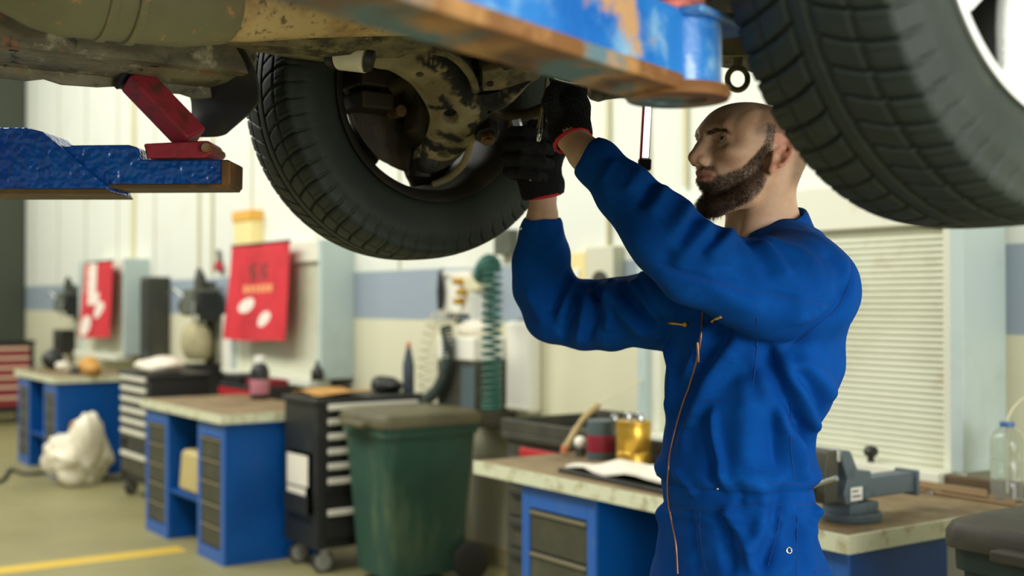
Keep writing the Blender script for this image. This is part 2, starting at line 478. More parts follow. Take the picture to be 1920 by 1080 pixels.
# --- brake and upright in the far wheel
m = CM(); m.lathe([(.05, -2.23), (.142, -2.232), (.144, -2.222), (.144, -2.210), (.142, -2.20), (.08, -2.198), (.075, -2.17), (.04, -2.168)], 64, 'x', (0, AY, AZ))
disc = m.build('brake_disc', M_disc, car)
m = CM(); m.lathe([(.06, -2.186), (.155, -2.190), (.158, -2.183), (.10, -2.176), (.06, -2.174)], 48, 'x', (0, AY, AZ)); m.build('dust_shield', M_oily, disc)
m = CM(); m.lathe([(.04, -.84), (.135, -.845), (.14, -.86), (.178, -.87), (.18, -.90), (.05, -.93)], 48, 'x', (0, AY, AZ)); m.build('brake_drum', M_black, car)
m = CM()
for k, (dy, dz) in enumerate(((-.13, .065), (-.13, .02), (-.13, -.025))):
    m.box(-2.215, -2.11, AY+dy-.035, AY+dy+.04, AZ+dz-.018, AZ+dz+.018)
m.box(-2.20, -2.13, AY-.115, AY-.065, AZ-.03, AZ+.08, (.008, .006))
m.build('brake_caliper', M_oily, disc, bevel=.006)
m = CM()
m.tube([(-2.19, AY, AZ), (-2.09, AY, AZ)], [.062, .05], 28)
m.tube([(-2.13, AY, AZ-.02), (-2.12, AY-.02, AZ-.075), (-2.125, AY+.01, AZ-.12)], [.05, .042, .03], 14)
m.tube([(-2.13, AY-.0, AZ), (-2.12, AY-.07, AZ+.03), (-2.13, AY-.10, AZ+.0)], [.045, .032, .026], 12)
m.tube([(-2.13, AY, AZ), (-2.13, AY-.01, AZ+.10), (-2.12, AY-.01, AZ+.2)], [.05, .036, .034], 12)
m.tube([(-2.13, AY, AZ), (-2.11, AY+.08, AZ-.01), (-2.08, AY+.14, AZ-.03)], [.042, .028, .02], 12)
kn = m.build('steering_knuckle', M_oily, car, bevel=0, smooth=50)
for (y, z, r) in ((-.085, -.045, .012), (-.03, -.075, .010), (-.12, .05, .011), (-.055, .06, .010)):
    m = CM(); m.tube([(-2.135, AY+y, AZ+z), (-2.095, AY+y, AZ+z)], r, 12); m.build('bolt', M_bolt, kn)
m = CM(); m.tube([(-2.10, AY, AZ), (-2.05, AY+.0, AZ+.004), (-1.93, AY, AZ+.01), (-1.62, AY, AZ+.05)], [.042, .036, .014, .014], 20)
for k in range(6): m.tube([(-2.09+k*.02, AY, AZ+.002), (-2.08+k*.02, AY, AZ+.002)], [.046-k*.004, .046-k*.004], 20)
m.build('drive_shaft', M_black, car)
m = CM(); m.tube([(-2.12, AY-.005, AZ+.14), (-2.08, AY, AZ+.45)], .03, 16)
c = []
for k in range(90):
    a = k*.42; c.append((-2.105+.0004*k, AY+.058*math.cos(a), AZ+.2+.0028*k+.058*math.sin(a)*.0))
    c[-1] = (c[-1][0]+.058*math.sin(a), c[-1][1], c[-1][2])
m.tube(c, .007, 8); m.build('strut_spring', M_black, car)

# --- stamped control arm: plate through its two pivots and the ball joint
aR, aF, aB = Vector((-1.95, 1.03, 1.838)), Vector((-1.85, 1.36, 1.832)), Vector((-2.12, 1.285, 1.675))
aN = (aF-aR).cross(aB-aR).normalized()
eU = (aF-aR).normalized(); eV = aN.cross(eU).normalized()
EYE = Vector((0, 0, CAMH))
def plane_pt(px, py, off=0.0):
    """where the line of sight through a photo point meets the arm's plane -> the plane's own (u, v)"""
    d = at(px, py, 2.0)-EYE; t = (aR+aN*off-EYE).dot(aN)/d.dot(aN)
    q = EYE+d*t-aR
    return (q.dot(eU), q.dot(eV))
arm_px = [(688, 108), (702, 127), (729, 132), (753, 145), (772, 159), (789, 181), (801, 202), (806, 222), (803, 241), (794, 265), (777, 284), (773, 299), (782, 305), (806, 303), (840, 301), (864, 289), (881, 274), (896, 262),
          (902, 240), (922, 214), (950, 200), (974, 178), (994, 156), (1013, 144), (1010, 128), (990, 143), (946, 168), (902, 178), (886, 172), (878, 152), (862, 122), (836, 100), (806, 96), (777, 99), (729, 103)]
poly = [plane_pt(*p) for p in arm_px]
PM = Matrix(((eU.x, eV.x, aN.x, aR.x), (eU.y, eV.y, aN.y, aR.y), (eU.z, eV.z, aN.z, aR.z), (0, 0, 0, 1)))
def smooth_poly(p, per=3):
    n = len(p); out = []
    for i in range(n):
        p0, p1, p2, p3 = [Vector(p[(i+k-1) % n]) for k in range(4)]
        for k in range(per):
            t = k/per; out.append(.5*((2*p1)+(p2-p0)*t+(2*p0-5*p1+4*p2-p3)*t*t+(3*p1-p0-3*p2+p3)*t**3))
    return out
sp_ = smooth_poly(poly)
toward = 1 if (EYE-aR).dot(aN) > 0 else -1
bm = bmesh.new()
outer = [bm.verts.new((p[0], p[1], 0)) for p in sp_]
edges = [bm.edges.new((outer[i], outer[(i+1) % len(outer)])) for i in range(len(outer))]
for (hx, hy, rx, ry) in ((843, 207, 15, 14), (785, 128, 8, 5), (830, 279, 14, 6), (916, 199, 5, 3)):
    ring = []
    for k in range(20):
        a = 2*PI*k/20; q = plane_pt(hx+rx*math.cos(a), hy+ry*math.sin(a)); ring.append(bm.verts.new((q[0], q[1], 0)))
    edges += [bm.edges.new((ring[i], ring[(i+1) % 20])) for i in range(20)]
bmesh.ops.triangle_fill(bm, edges=edges, use_beauty=True)
bmesh.ops.recalc_face_normals(bm, faces=bm.faces)
if sum(f.normal.z for f in bm.faces)*toward < 0: bmesh.ops.reverse_faces(bm, faces=bm.faces)
bmesh.ops.subdivide_edges(bm, edges=[e for e in bm.edges if e.calc_length() > .03], cuts=1)
bmesh.ops.triangulate(bm, faces=bm.faces)
for _ in range(3):
    bmesh.ops.subdivide_edges(bm, edges=[e for e in bm.edges if e.calc_length() > .011], cuts=1)
    bmesh.ops.triangulate(bm, faces=bm.faces)
ARM2D = [v.co.copy() for v in bm.verts]
SPA = np.array([(p[0], p[1]) for p in sp_]); SPB = np.roll(SPA, -1, 0)
def seg_dist(c):
    p = np.array((c.x, c.y)); ab = SPB-SPA; t = np.clip(((p-SPA)*ab).sum(1)/((ab*ab).sum(1)+1e-12), 0, 1)
    return float(np.linalg.norm(p-SPA-ab*t[:, None], axis=1).min())
for v in bm.verts:                       # pressed section: the middle of the plate stands proud of its rim
    dmin = seg_dist(v.co)
    v.co.z = toward*.016*min(1, dmin/.02)
bmesh.ops.transform(bm, matrix=Matrix.Translation(-CL) @ PM, verts=bm.verts)
me = bpy.data.meshes.new('control_arm'); bm.to_mesh(me); bm.free(); me.materials.append(M_mud)
carm = bpy.data.objects.new('control_arm', me); COL.objects.link(carm); carm.parent = car
from mathutils import noise as mnoise
def bare(c):
    e = 0.0                              # where the mud has come off and the black paint shows
    for (x0, y0, x1, y1, r) in ((822, 98, 868, 122, .018), (868, 118, 900, 165, .022), (846, 128, 880, 176, .018), (786, 104, 812, 118, .006), (800, 262, 876, 276, .012), (822, 240, 862, 252, .008), (918, 190, 985, 152, .012), (806, 196, 828, 190, .006), (826, 172, 842, 192, .008)):
        a = Vector(plane_pt(x0, y0)); b = Vector(plane_pt(x1, y1)); ab = b-a; p = Vector((c.x, c.y)); t = max(0, min(1, (p-a).dot(ab)/ab.dot(ab)))
        e = max(e, 1-(p-a-ab*t).length/(r*1.5))
    q = mnoise.noise(Vector((c.x*70, c.y*160, 0)))*.55+mnoise.noise(Vector((c.x*210, c.y*330, 3)))*.35
    return max(0.0, min(1.0, (e+q*.9-.22)*4)) if e > 0 else 0.0
at_ = me.attributes.new('bare', 'FLOAT', 'POINT'); at_.data.foreach_set('value', [bare(c) for c in ARM2D])
carm['label'] = 'suspension arm with flaking mud'
me.polygons.foreach_set('use_smooth', [True]*len(me.polygons)); me.set_sharp_from_angle(angle=math.radians(38))
md = carm.modifiers.new('plate', 'SOLIDIFY'); md.thickness = .040; md.offset = -1
md = carm.modifiers.new('edge', 'BEVEL'); md.width = .004; md.segments = 2; md.angle_limit = math.radians(40)
def inpl(px, py, off=0.0):
    u, v = plane_pt(px, py, off); return aR+eU*u+eV*v+aN*off-CL
m = MB(); pr = [inpl(x, y, toward*.012) for x, y in ((812, 94), (842, 102), (868, 122), (886, 148), (892, 170))]
m.tube(smoothpath(pr, 5), .008, 8); m.build('arm_flange', M_mudd, carm)
for (hx, hy, rx) in ((843, 207, .0165), (785, 128, .009), (830, 279, .014)):
    q = inpl(hx, hy, -toward*.004); m = MB(); m.tube([q-aN*toward*.004, q], rx, 20); m.build('arm_hole_shade', M_dark, carm)  # dark discs inside the holes, painting their unlit interior
# rear bush with its white sleeve
a = at(615, 99, 2.2)-CL; b = at(626, 101, 2.19)-CL; c_ = at(640, 105, 2.18)-CL; e = at(688, 111, 2.15)-CL; g = at(700, 114, 2.15)-CL
m = MB(); m.tube([a, b], [.012, .022], 24); m.tube([b, c_], .0265, 24); m.tube([e, g], [.024, .02], 24)
m.build('rear_bush', M_black, carm)
m = MB(); m.tube([at(637, 105, 2.181)-CL, at(640, 105.3, 2.18)-CL, at(684, 110, 2.152)-CL, at(689, 111, 2.15)-CL], [.022, .0255, .0255, .021], 28)
m.build('bush_sleeve', M_white, carm)
# ball joint with castellated nut, and the bracket bolt at the arm's lower corner
q = inpl(800, 300); m = MB(); m.tube([q+Vector((-.03, 0, -.03)), q+Vector((-.02, 0, .05))], [.024, .016], 18); m.ball(q, .028)
m.build('ball_joint', M_black, carm)
q = inpl(912, 248, toward*.012); m = MB(); n_ = aN*toward
m.tube([q-n_*.02, q+n_*.012], .026, 6); m.build('arm_bracket', M_black, carm, bevel=.003)
m = MB(); m.tube([q+n_*.012, q+n_*.022], .016, 6); m.tube([q+n_*.022, q+n_*.027], .009, 14); m.build('bracket_bolt', M_bolt, carm)
# front leg of the arm: bracket with a bolt hole, then dark subframe
m = MB()
br = [inpl(x, y, toward*.016) for x, y in ((905, 136), (960, 122), (1010, 112), (1030, 128), (1012, 146), (940, 170), (905, 172))]
br2 = [p+aN*toward*-.05 for p in br]
k = len(br); m.add(br+br2, [tuple(range(k)), tuple(range(2*k-1, k-1, -1))]+[(i, (i+1) % k, k+(i+1) % k, k+i) for i in range(k)])
m.build('arm_mount', M_mudd, carm, bevel=.004)
m = MB(); q = inpl(919, 157, toward*.017); m.tube([q-n_*.004, q+n_*.002], .0065, 14); m.build('mount_hole_shade', M_dark, carm)  # dark disc on the bracket, painted as the shade of a bolt hole

# --- brake hose and a steel line behind the arm
m = MB(); m.tube(smoothpath([at(x, y, d)-CL for x, y, d in ((812, 346, 2.50), (842, 333, 2.49), (866, 310, 2.46), (879, 284, 2.43), (884, 262, 2.42), (896, 232, 2.44))], 6), .0075, 10)
m.build('brake_hose', M_hose, car)
m = MB(); m.tube(smoothpath([at(x, y, d)-CL for x, y, d in ((905, 196, 2.40), (940, 214, 2.42), (985, 216, 2.40), (1018, 205, 2.36), (1050, 200, 2.34))], 6), .012, 12)
m.tube([at(955, 222, 2.42)-CL, at(960, 236, 2.42)-CL], .010, 10)
m.build('track_rod', M_oily, car)

# --- underside panels
m = CM()
m.box(-2.26, -.82, -2.0, .86, 1.955, 1.985)
for k in range(9): m.box(-2.08+k*.13, -2.03+k*.13, -1.9, .80, 1.94, 1.957)
m.box(-2.09, -1.98, -1.9, .80, 1.88, 1.96)
m.build('floor_pan', M_under, car, bevel=.006)
def sill_mesh(x_out, x_in, name, m_):
    s = 1 if x_out > x_in else -1
    mm = CM(); n = 60; rows = []
    for k in range(n+1):
        y = -1.0+1.88*k/n; j = .003*math.sin(k*1.7)+.002*math.sin(k*3.1)
        rows.append([(x_out-s*.0, y, 1.96), (x_out+s*.012, y, 1.90), (x_out, y, 1.835), (x_out-s*.03, y, 1.815+j), (x_out-s*.034, y, 1.798+j), (x_out-s*.040, y, 1.798+j), (x_out-s*.044, y, 1.818),
                     (x_out-s*.10, y, 1.822), (x_out-s*.15, y, 1.832), (x_out-s*.156, y, 1.826), (x_out-s*.175, y, 1.828), (x_out-s*.178, y, 1.845), (x_out-s*.18, y, 1.96)])
    mm.sheet(rows, .004)
    o = mm.build(name, m_, car, smooth=40)
    for k in range(7):
        h = CM(); h.box(min(x_out-s*.16, x_out-s*.15), max(x_out-s*.16, x_out-s*.15), -.75+k*.24, -.735+k*.24, 1.822, 1.830); h.build('sill_hole_shade', M_dark, o)  # small dark boxes painting the shade of the sill's rectangular holes
    return o
sill_mesh(-2.29, -2.1, 'sill_panel', M_sill)
sill_mesh(-.775, -.95, 'sill_panel', M_sill)
# wheel-arch liner tail hanging behind the far tyre
m = CM(); rows = []
for k in range(13):
    t = k/12; z = 1.90-.175*t; y = .80+.05*t+.03*math.sin(PI*t)
    w_ = .02+.22*min(1, (1-t)*3+.35)
    rows.append([(-2.33+w_*q-.0*t, y-.02*math.cos(q*PI), z) for q in (0, .1, .25, .5, .75, .9, 1)])
m.sheet(rows, .004); m.build('arch_liner', M_black, car, smooth=60)
# exhaust: fat silencer section with clamp bands, tapering into the front pipe
ex = [(-1.72, -1.9, 1.86), (-1.72, -.2, 1.866), (-1.72, .20, 1.866), (-1.72, .30, 1.866), (-1.72, .40, 1.858), (-1.72, .43, 1.856), (-1.72, .60, 1.857), (-1.72, .655, 1.862), (-1.722, .665, 1.866)]
er = [.03, .03, .03, .05, .082, .087, .083, .077, .070]
m = CM(); m.tube(ex, er, 40); exh = m.build('exhaust_pipe', M_pipe, car, smooth=50)
m = CM(); m.tube([(-1.722, .655, 1.864), (-1.722, .67, 1.866), (-1.724, .70, 1.868), (-1.726, .82, 1.886), (-1.73, 1.0, 1.91), (-1.73, 1.2, 1.95)], [.070, .0745, .073, .069, .066, .06], 40)
m.build('front_pipe', mat('rust_tan_pipe', (198, 172, 118), .6, layers=[((166, 132, 84), 14, .45, .65, 8), ((120, 96, 66), 60, .55, .65, 5)], bump=(90, .001)), car, smooth=50)
for y, r in ((.485, .0885), (.525, .0885)):
    m = CM(); m.tube([(-1.72, y-.009, 1.856), (-1.72, y-.006, 1.856), (-1.72, y+.006, 1.856), (-1.72, y+.009, 1.856)], [r-.006, r, r, r-.006], 40); m.build('pipe_band', M_pipe, exh, smooth=40)
# subframe rail under the engine side, rounded and caked
m = CM(); rows = []
for k in range(25):
    t = k/24; y = .72+.58*t; zb = 1.866-.022*math.sin(PI*min(1, t*1.15))+.05*max(0, t-.75)
    xo, xi = -2.10+.04*t, -1.84
    rows.append([(xo, y, zb+.10), (xo+.005, y, zb+.03), (xo+.03, y, zb+.006), (xo+.07, y, zb), (xo+.16, y, zb-.004), ((xo+xi)/2+.05, y, zb+.002), (xi-.05, y, zb+.004), (xi-.012, y, zb+.012), (xi, y, zb+.05), (xi, y, zb+.12)])
m.sheet(rows, -.006); sf = m.build('subframe', M_mudd, car, smooth=45)
m = CM(); m.box(-2.0, -1.0, 1.28, 1.46, 1.86, 1.94); m.box(-1.98, -1.88, 1.0, 1.4, 1.875, 1.93); m.box(-1.14, -1.04, 1.0, 1.4, 1.86, 1.93)
m.box(-1.86, -1.2, 1.2, 1.9, 1.93, 2.2); m.box(-1.75, -1.35, 1.5, 1.85, 1.87, 1.95)
m.build('engine_block', M_under, car, bevel=.012)
# bright foil shield and the dull plate under it
m = MB(); rows = []
for k in range(15):
    t = k/14
    rows.append([at(1040+134*t, 146+28*t+2*math.sin(t*9)-26*(1-q)*(.55+.35*math.sin(t*5)), 2.10-.06*q)-CL for q in (0, .35, .7, 1)])
m.sheet(rows, .002); m.build('heat_shield', M_chrome, car, smooth=60)
m = MB(); gp = [at(x, y, 2.22) for x, y in ((1088, 140), (1172, 150), (1240, 168), (1190, 182), (1136, 189), (1122, 193), (1105, 188), (1098, 172))]
gp = [p-CL for p in gp]; g2 = [p+c2w((0, .10, .06)) for p in gp]; k = len(gp)
m.add(gp+g2, [tuple(range(k)), tuple(range(2*k-1, k-1, -1))]+[(i, (i+1) % k, k+(i+1) % k, k+i) for i in range(k)])
m.build('undertray', M_mudd, car, bevel=.004)
# towing eye on the near rail
tq = at(1383, 148, 1.72)-CL
m = MB(); m.M = Matrix.Translation(tq) @ rotz(PHI)
m.tube([(.0145*math.cos(a), 0, .016*math.sin(a)) for a in [2*PI*k/24 for k in range(25)]], .0042, 10)
m.tube([(0, 0, .016), (.004, .0, .05)], .007, 10); m.box(-.03, .05, -.02, .05, .03, .09)
m.build('tow_eye', M_mudd, car)
m = CM(); m.box(-1.12, -1.0, .80, 2.05, 1.845, 1.93); m.build('chassis_rail', M_under, car, bevel=.008)

# --- body above: sides with wheel arches, bonnet and cabin
def side_poly():
    P = [(-2.15, 1.93), (-1.70, 1.90)]
    for k in range(13):
        a = PI*k/12; P.append((-1.33-.40*math.cos(a)*1.0+.0, 1.93+.40*math.sin(a)*.95))
    P += [(-.90, 1.84), (.83, 1.84)]
    for k in range(13):
        a = PI*k/12; P.append((AY-.41*math.cos(a), 1.93+.40*math.sin(a)*.95))
    P += [(1.72, 1.90), (2.10, 1.92), (2.16, 2.05), (2.12, 2.35), (1.95, 2.52), (.95, 2.68), (.35, 3.08), (.0, 3.15), (-1.35, 3.16), (-1.95, 3.05), (-2.2, 2.6), (-2.2, 2.1)]
    return P
m = CM(); sp2 = side_poly()
for x0, x1 in ((-2.335, -2.295), (-.77, -.73)):
    mm = Matrix(((0, 0, 1, 0), (1, 0, 0, 0), (0, 1, 0, 0), (0, 0, 0, 1)))
    m.prism(sp2, x0, x1, mm)
up = [(-2.15, 2.0), (-.95, 2.0), (-.95, 2.36), (.80, 2.36), (.80, 2.0), (.84, 2.0), (.84, 2.36), (2.08, 2.36), (2.10, 2.0), (2.16, 2.05), (2.12, 2.35), (1.95, 2.52), (.95, 2.68), (.35, 3.08), (.0, 3.15), (-1.35, 3.16), (-1.95, 3.05), (-2.2, 2.6), (-2.2, 2.1)]
m.prism(up, -2.30, -.765, mm)
m.build('body_shell', M_body, car, smooth=30)

# ------------------------------------------------------------------ lift
M_lblue = mat('lift_blue_paint', (12, 80, 156), .24, layers=[((8, 60, 136), 9, .4, .6, 8), ((112, 84, 48), 7, .60, .66, 9)], bump=(62, .0075, 1), spec=.8)
M_lblueF = mat('lift_worn_highlit_blue', (44, 122, 198), .32, coat=.4, layers=[((140, 188, 212), 9, .48, .62, 6), ((30, 100, 180), 6, .45, .6, 7), ((190, 150, 106), 10, .58, .66, 8)], bump=(50, .002))  # raised blue and pale patches paint in a highlight; tan is wear
M_rust = mat('rusted_steel', (124, 84, 44), .55, metal=.1, layers=[((190, 144, 88), 8, .46, .60, 8), ((92, 122, 130), 7, .50, .60, 6), ((70, 48, 28), 11, .55, .72, 8)], bump=(60, .0012))
M_lred = mat('lift_pad_red', (150, 46, 58), .42, layers=[((104, 50, 42), 22, .5, .64, 8), ((70, 60, 44), 18, .58, .64, 8)], bump=(60, .002))
M_lpink = mat('faded_red_paint', (214, 122, 112), .45, layers=[((196, 150, 110), 9, .5, .7, 7)])
M_drust = mat('dark_rust', (84, 64, 36), .6, layers=[((124, 86, 44), 14, .5, .7, 6), ((52, 44, 30), 20, .55, .75, 6)])
# far arm: telescopic tube with a flip-up pad under the far sill
D0 = 2.17
ba = camxy(300, 350, D0); base = Vector((ba.x, D0, 1.60))
larm = thing('lift', 'telescopic blue lift arm with red flip-up pad under the sill beside the hanging tyre', 'car lift', c2w(base), PHI)
def LP(px, py, d=D0):
    q = camxy(px, py, d); return (q.x-base.x, d-base.y, q.z-base.z)
def slab(mb, pxs, d0, d1):
    """side outline seen in the photo, given real thickness from depth d0 to d1"""
    A = [LP(x, y, d0) for x, y in pxs]; B = [(p[0], p[1]+d1-d0, p[2]) for p in A]; k = len(A)
    mb.add(A+B, [tuple(range(k)), tuple(range(2*k-1, k-1, -1))]+[(i, (i+1) % k, k+(i+1) % k, k+i) for i in range(k)])
m = MB(); slab(m, [(-745, 243), (45, 238), (78, 246), (205, 352), (207, 361), (-745, 361)], D0-.012, D0+.115); m.build('outer_tube', M_lblue, larm, bevel=.005)
m = MB(); slab(m, [(-745, 354), (200, 353), (208, 363), (-745, 363)], D0-.016, D0+.118); m.build('lower_flange', M_drust, larm, bevel=.003)
m = MB(); slab(m, [(30, 272), (112, 272), (240, 271), (258, 276), (262, 298), (300, 300), (430, 299), (431, 348), (160, 350), (30, 350)], D0+.004, D0+.1); inn = m.build('inner_tube', M_lblue, larm, bevel=.004)
m = MB(); slab(m, [(200, 345), (428, 344), (428, 352), (200, 353)], D0+.001, D0+.102); m.build('worn_edge', M_drust, inn, bevel=.003)
m = MB(); slab(m, [(414, 299), (432, 301), (431, 347), (414, 348)], D0-.0, D0+.104); m.build('end_cap', M_drust, inn, bevel=.003)
m = MB(); slab(m, [(268, 269), (390, 263), (396, 270), (396, 288), (384, 296), (276, 297)], D0+.005, D0+.095); pad = m.build('pad_base', M_lred, larm, bevel=.004)
hx = Vector(LP(386, 277, D0-.006)); m = MB(); m.tube([hx, hx+Vector((0, .115, 0))], .0085, 16); m.build('hinge_pin', M_rust, pad)
m = MB(); p0, p1 = Vector(LP(362, 262, D0+.05)), Vector(LP(252, 148, D0+.05))
ax = (p1-p0).normalized(); q = Matrix.Rotation(math.radians(-38), 3, ax)
n1 = q @ Vector((0, 1, 0)); n1 = (n1-ax*n1.dot(ax)).normalized(); n2 = ax.cross(n1)
vs = []
for p in (p0, p1):
    for (s, t) in ((-1, -1), (1, -1), (1, 1), (-1, 1)): vs.append(p+n1*(.027*s)+n2*(.021*t))
m.add(vs, [(0, 1, 2, 3), (7, 6, 5, 4), (0, 4, 5, 1), (1, 5, 6, 2), (2, 6, 7, 3), (3, 7, 4, 0)])
m.build('flip_up_bar', M_lred, larm, bevel=.005)
m = MB(); e = p1+ax*.004
vs = []
for p in (e, e+ax*.010):
    for (s, t) in ((-1, -1), (1, -1), (1, 1), (-1, 1)): vs.append(p+n1*(.030*s)+n2*(.024*t))
m.add(vs, [(0, 1, 2, 3), (7, 6, 5, 4), (0, 4, 5, 1), (1, 5, 6, 2), (2, 6, 7, 3), (3, 7, 4, 0)]); m.build('rubber_pad', M_black, larm, bevel=.003)
m = MB(); q = Vector(LP(83, 324, D0-.014)); m.tube([q, q+Vector((0, .012, 0))], .009, 16); m.build('stop_bolt', M_lblue, larm)

# near arm: passes close over the photographer's view towards the sill at this side
tip = Vector((.200, 1.38, 1.640)); dirn = Vector((-.573, -.819, 0)); ang = math.atan2(dirn.y, dirn.x)
narm = thing('lift', 'worn blue and rusty lift arm close to the lens with a faded red pad', 'car lift', c2w(tip), PHI+ang)
# local frame: +x runs back along the arm, +y to the side, z up
m = MB(); m.box(-.01, .95, -.058, .024, .0, .085); m.build('arm_tube', M_lblueF, narm, bevel=.006)
m = MB(); m.box(-.01, .95, -.0585, .0248, -.006, .012); m.build('wear_strip', M_rust, narm, bevel=.003)
m = MB(); m.tube([(.012, -.006, -.004), (.012, -.006, .078)], .052, 32); m.build('arm_end', M_lblueF, narm, bevel=.005)
m = MB(); m.lathe([(.034, -.010), (.058, -.010), (.061, -.004), (.058, .004), (.034, .004)], 32, 'z', (.012, -.004, 0), close=True); m.build('socket_ring', M_rust, narm)
m = MB(); m.box(-.085, .06, -.065, .05, .076, .086); m.build('pad_plate', M_lblueF, narm, bevel=.004)
m = MB(); m.box(.0, .095, -.04, .03, .092, .17); m.tube([(.045, 0, .08), (.045, 0, .10)], .028, 20); m.build('support_pad', M_lpink, narm, bevel=.012)
m = MB(); m.tube([(.02, -.035, .125), (.02, -.058, .125)], .018, 20); m.build('pad_knob', M_rust, narm, bevel=.004)
# column carrying the far arm
cq = LP(-760, 300); cw_ = c2w(Vector((cq[0]+base.x-.22, D0+.05, 0)))
col_ = thing('lift_post', 'blue steel lift post carrying the far arm', 'lift post', (cw_.x, cw_.y, 0), PHI)
m = MB(); m.box(-.16, .16, -.14, -.11, 0, 3.2).box(-.16, .16, .11, .14, 0, 3.2).box(-.16, -.13, -.14, .14, 0, 3.2); m.build('post', M_lblue, col_, bevel=.004)
m = MB(); m.box(-.30, .30, -.28, .28, 0, .02); m.build('base_plate', M_lblue, col_, bevel=.003)
m = MB(); m.box(-.12, .20, -.10, .10, 1.55, 1.78); m.build('carriage', M_lblue, col_, bevel=.004)
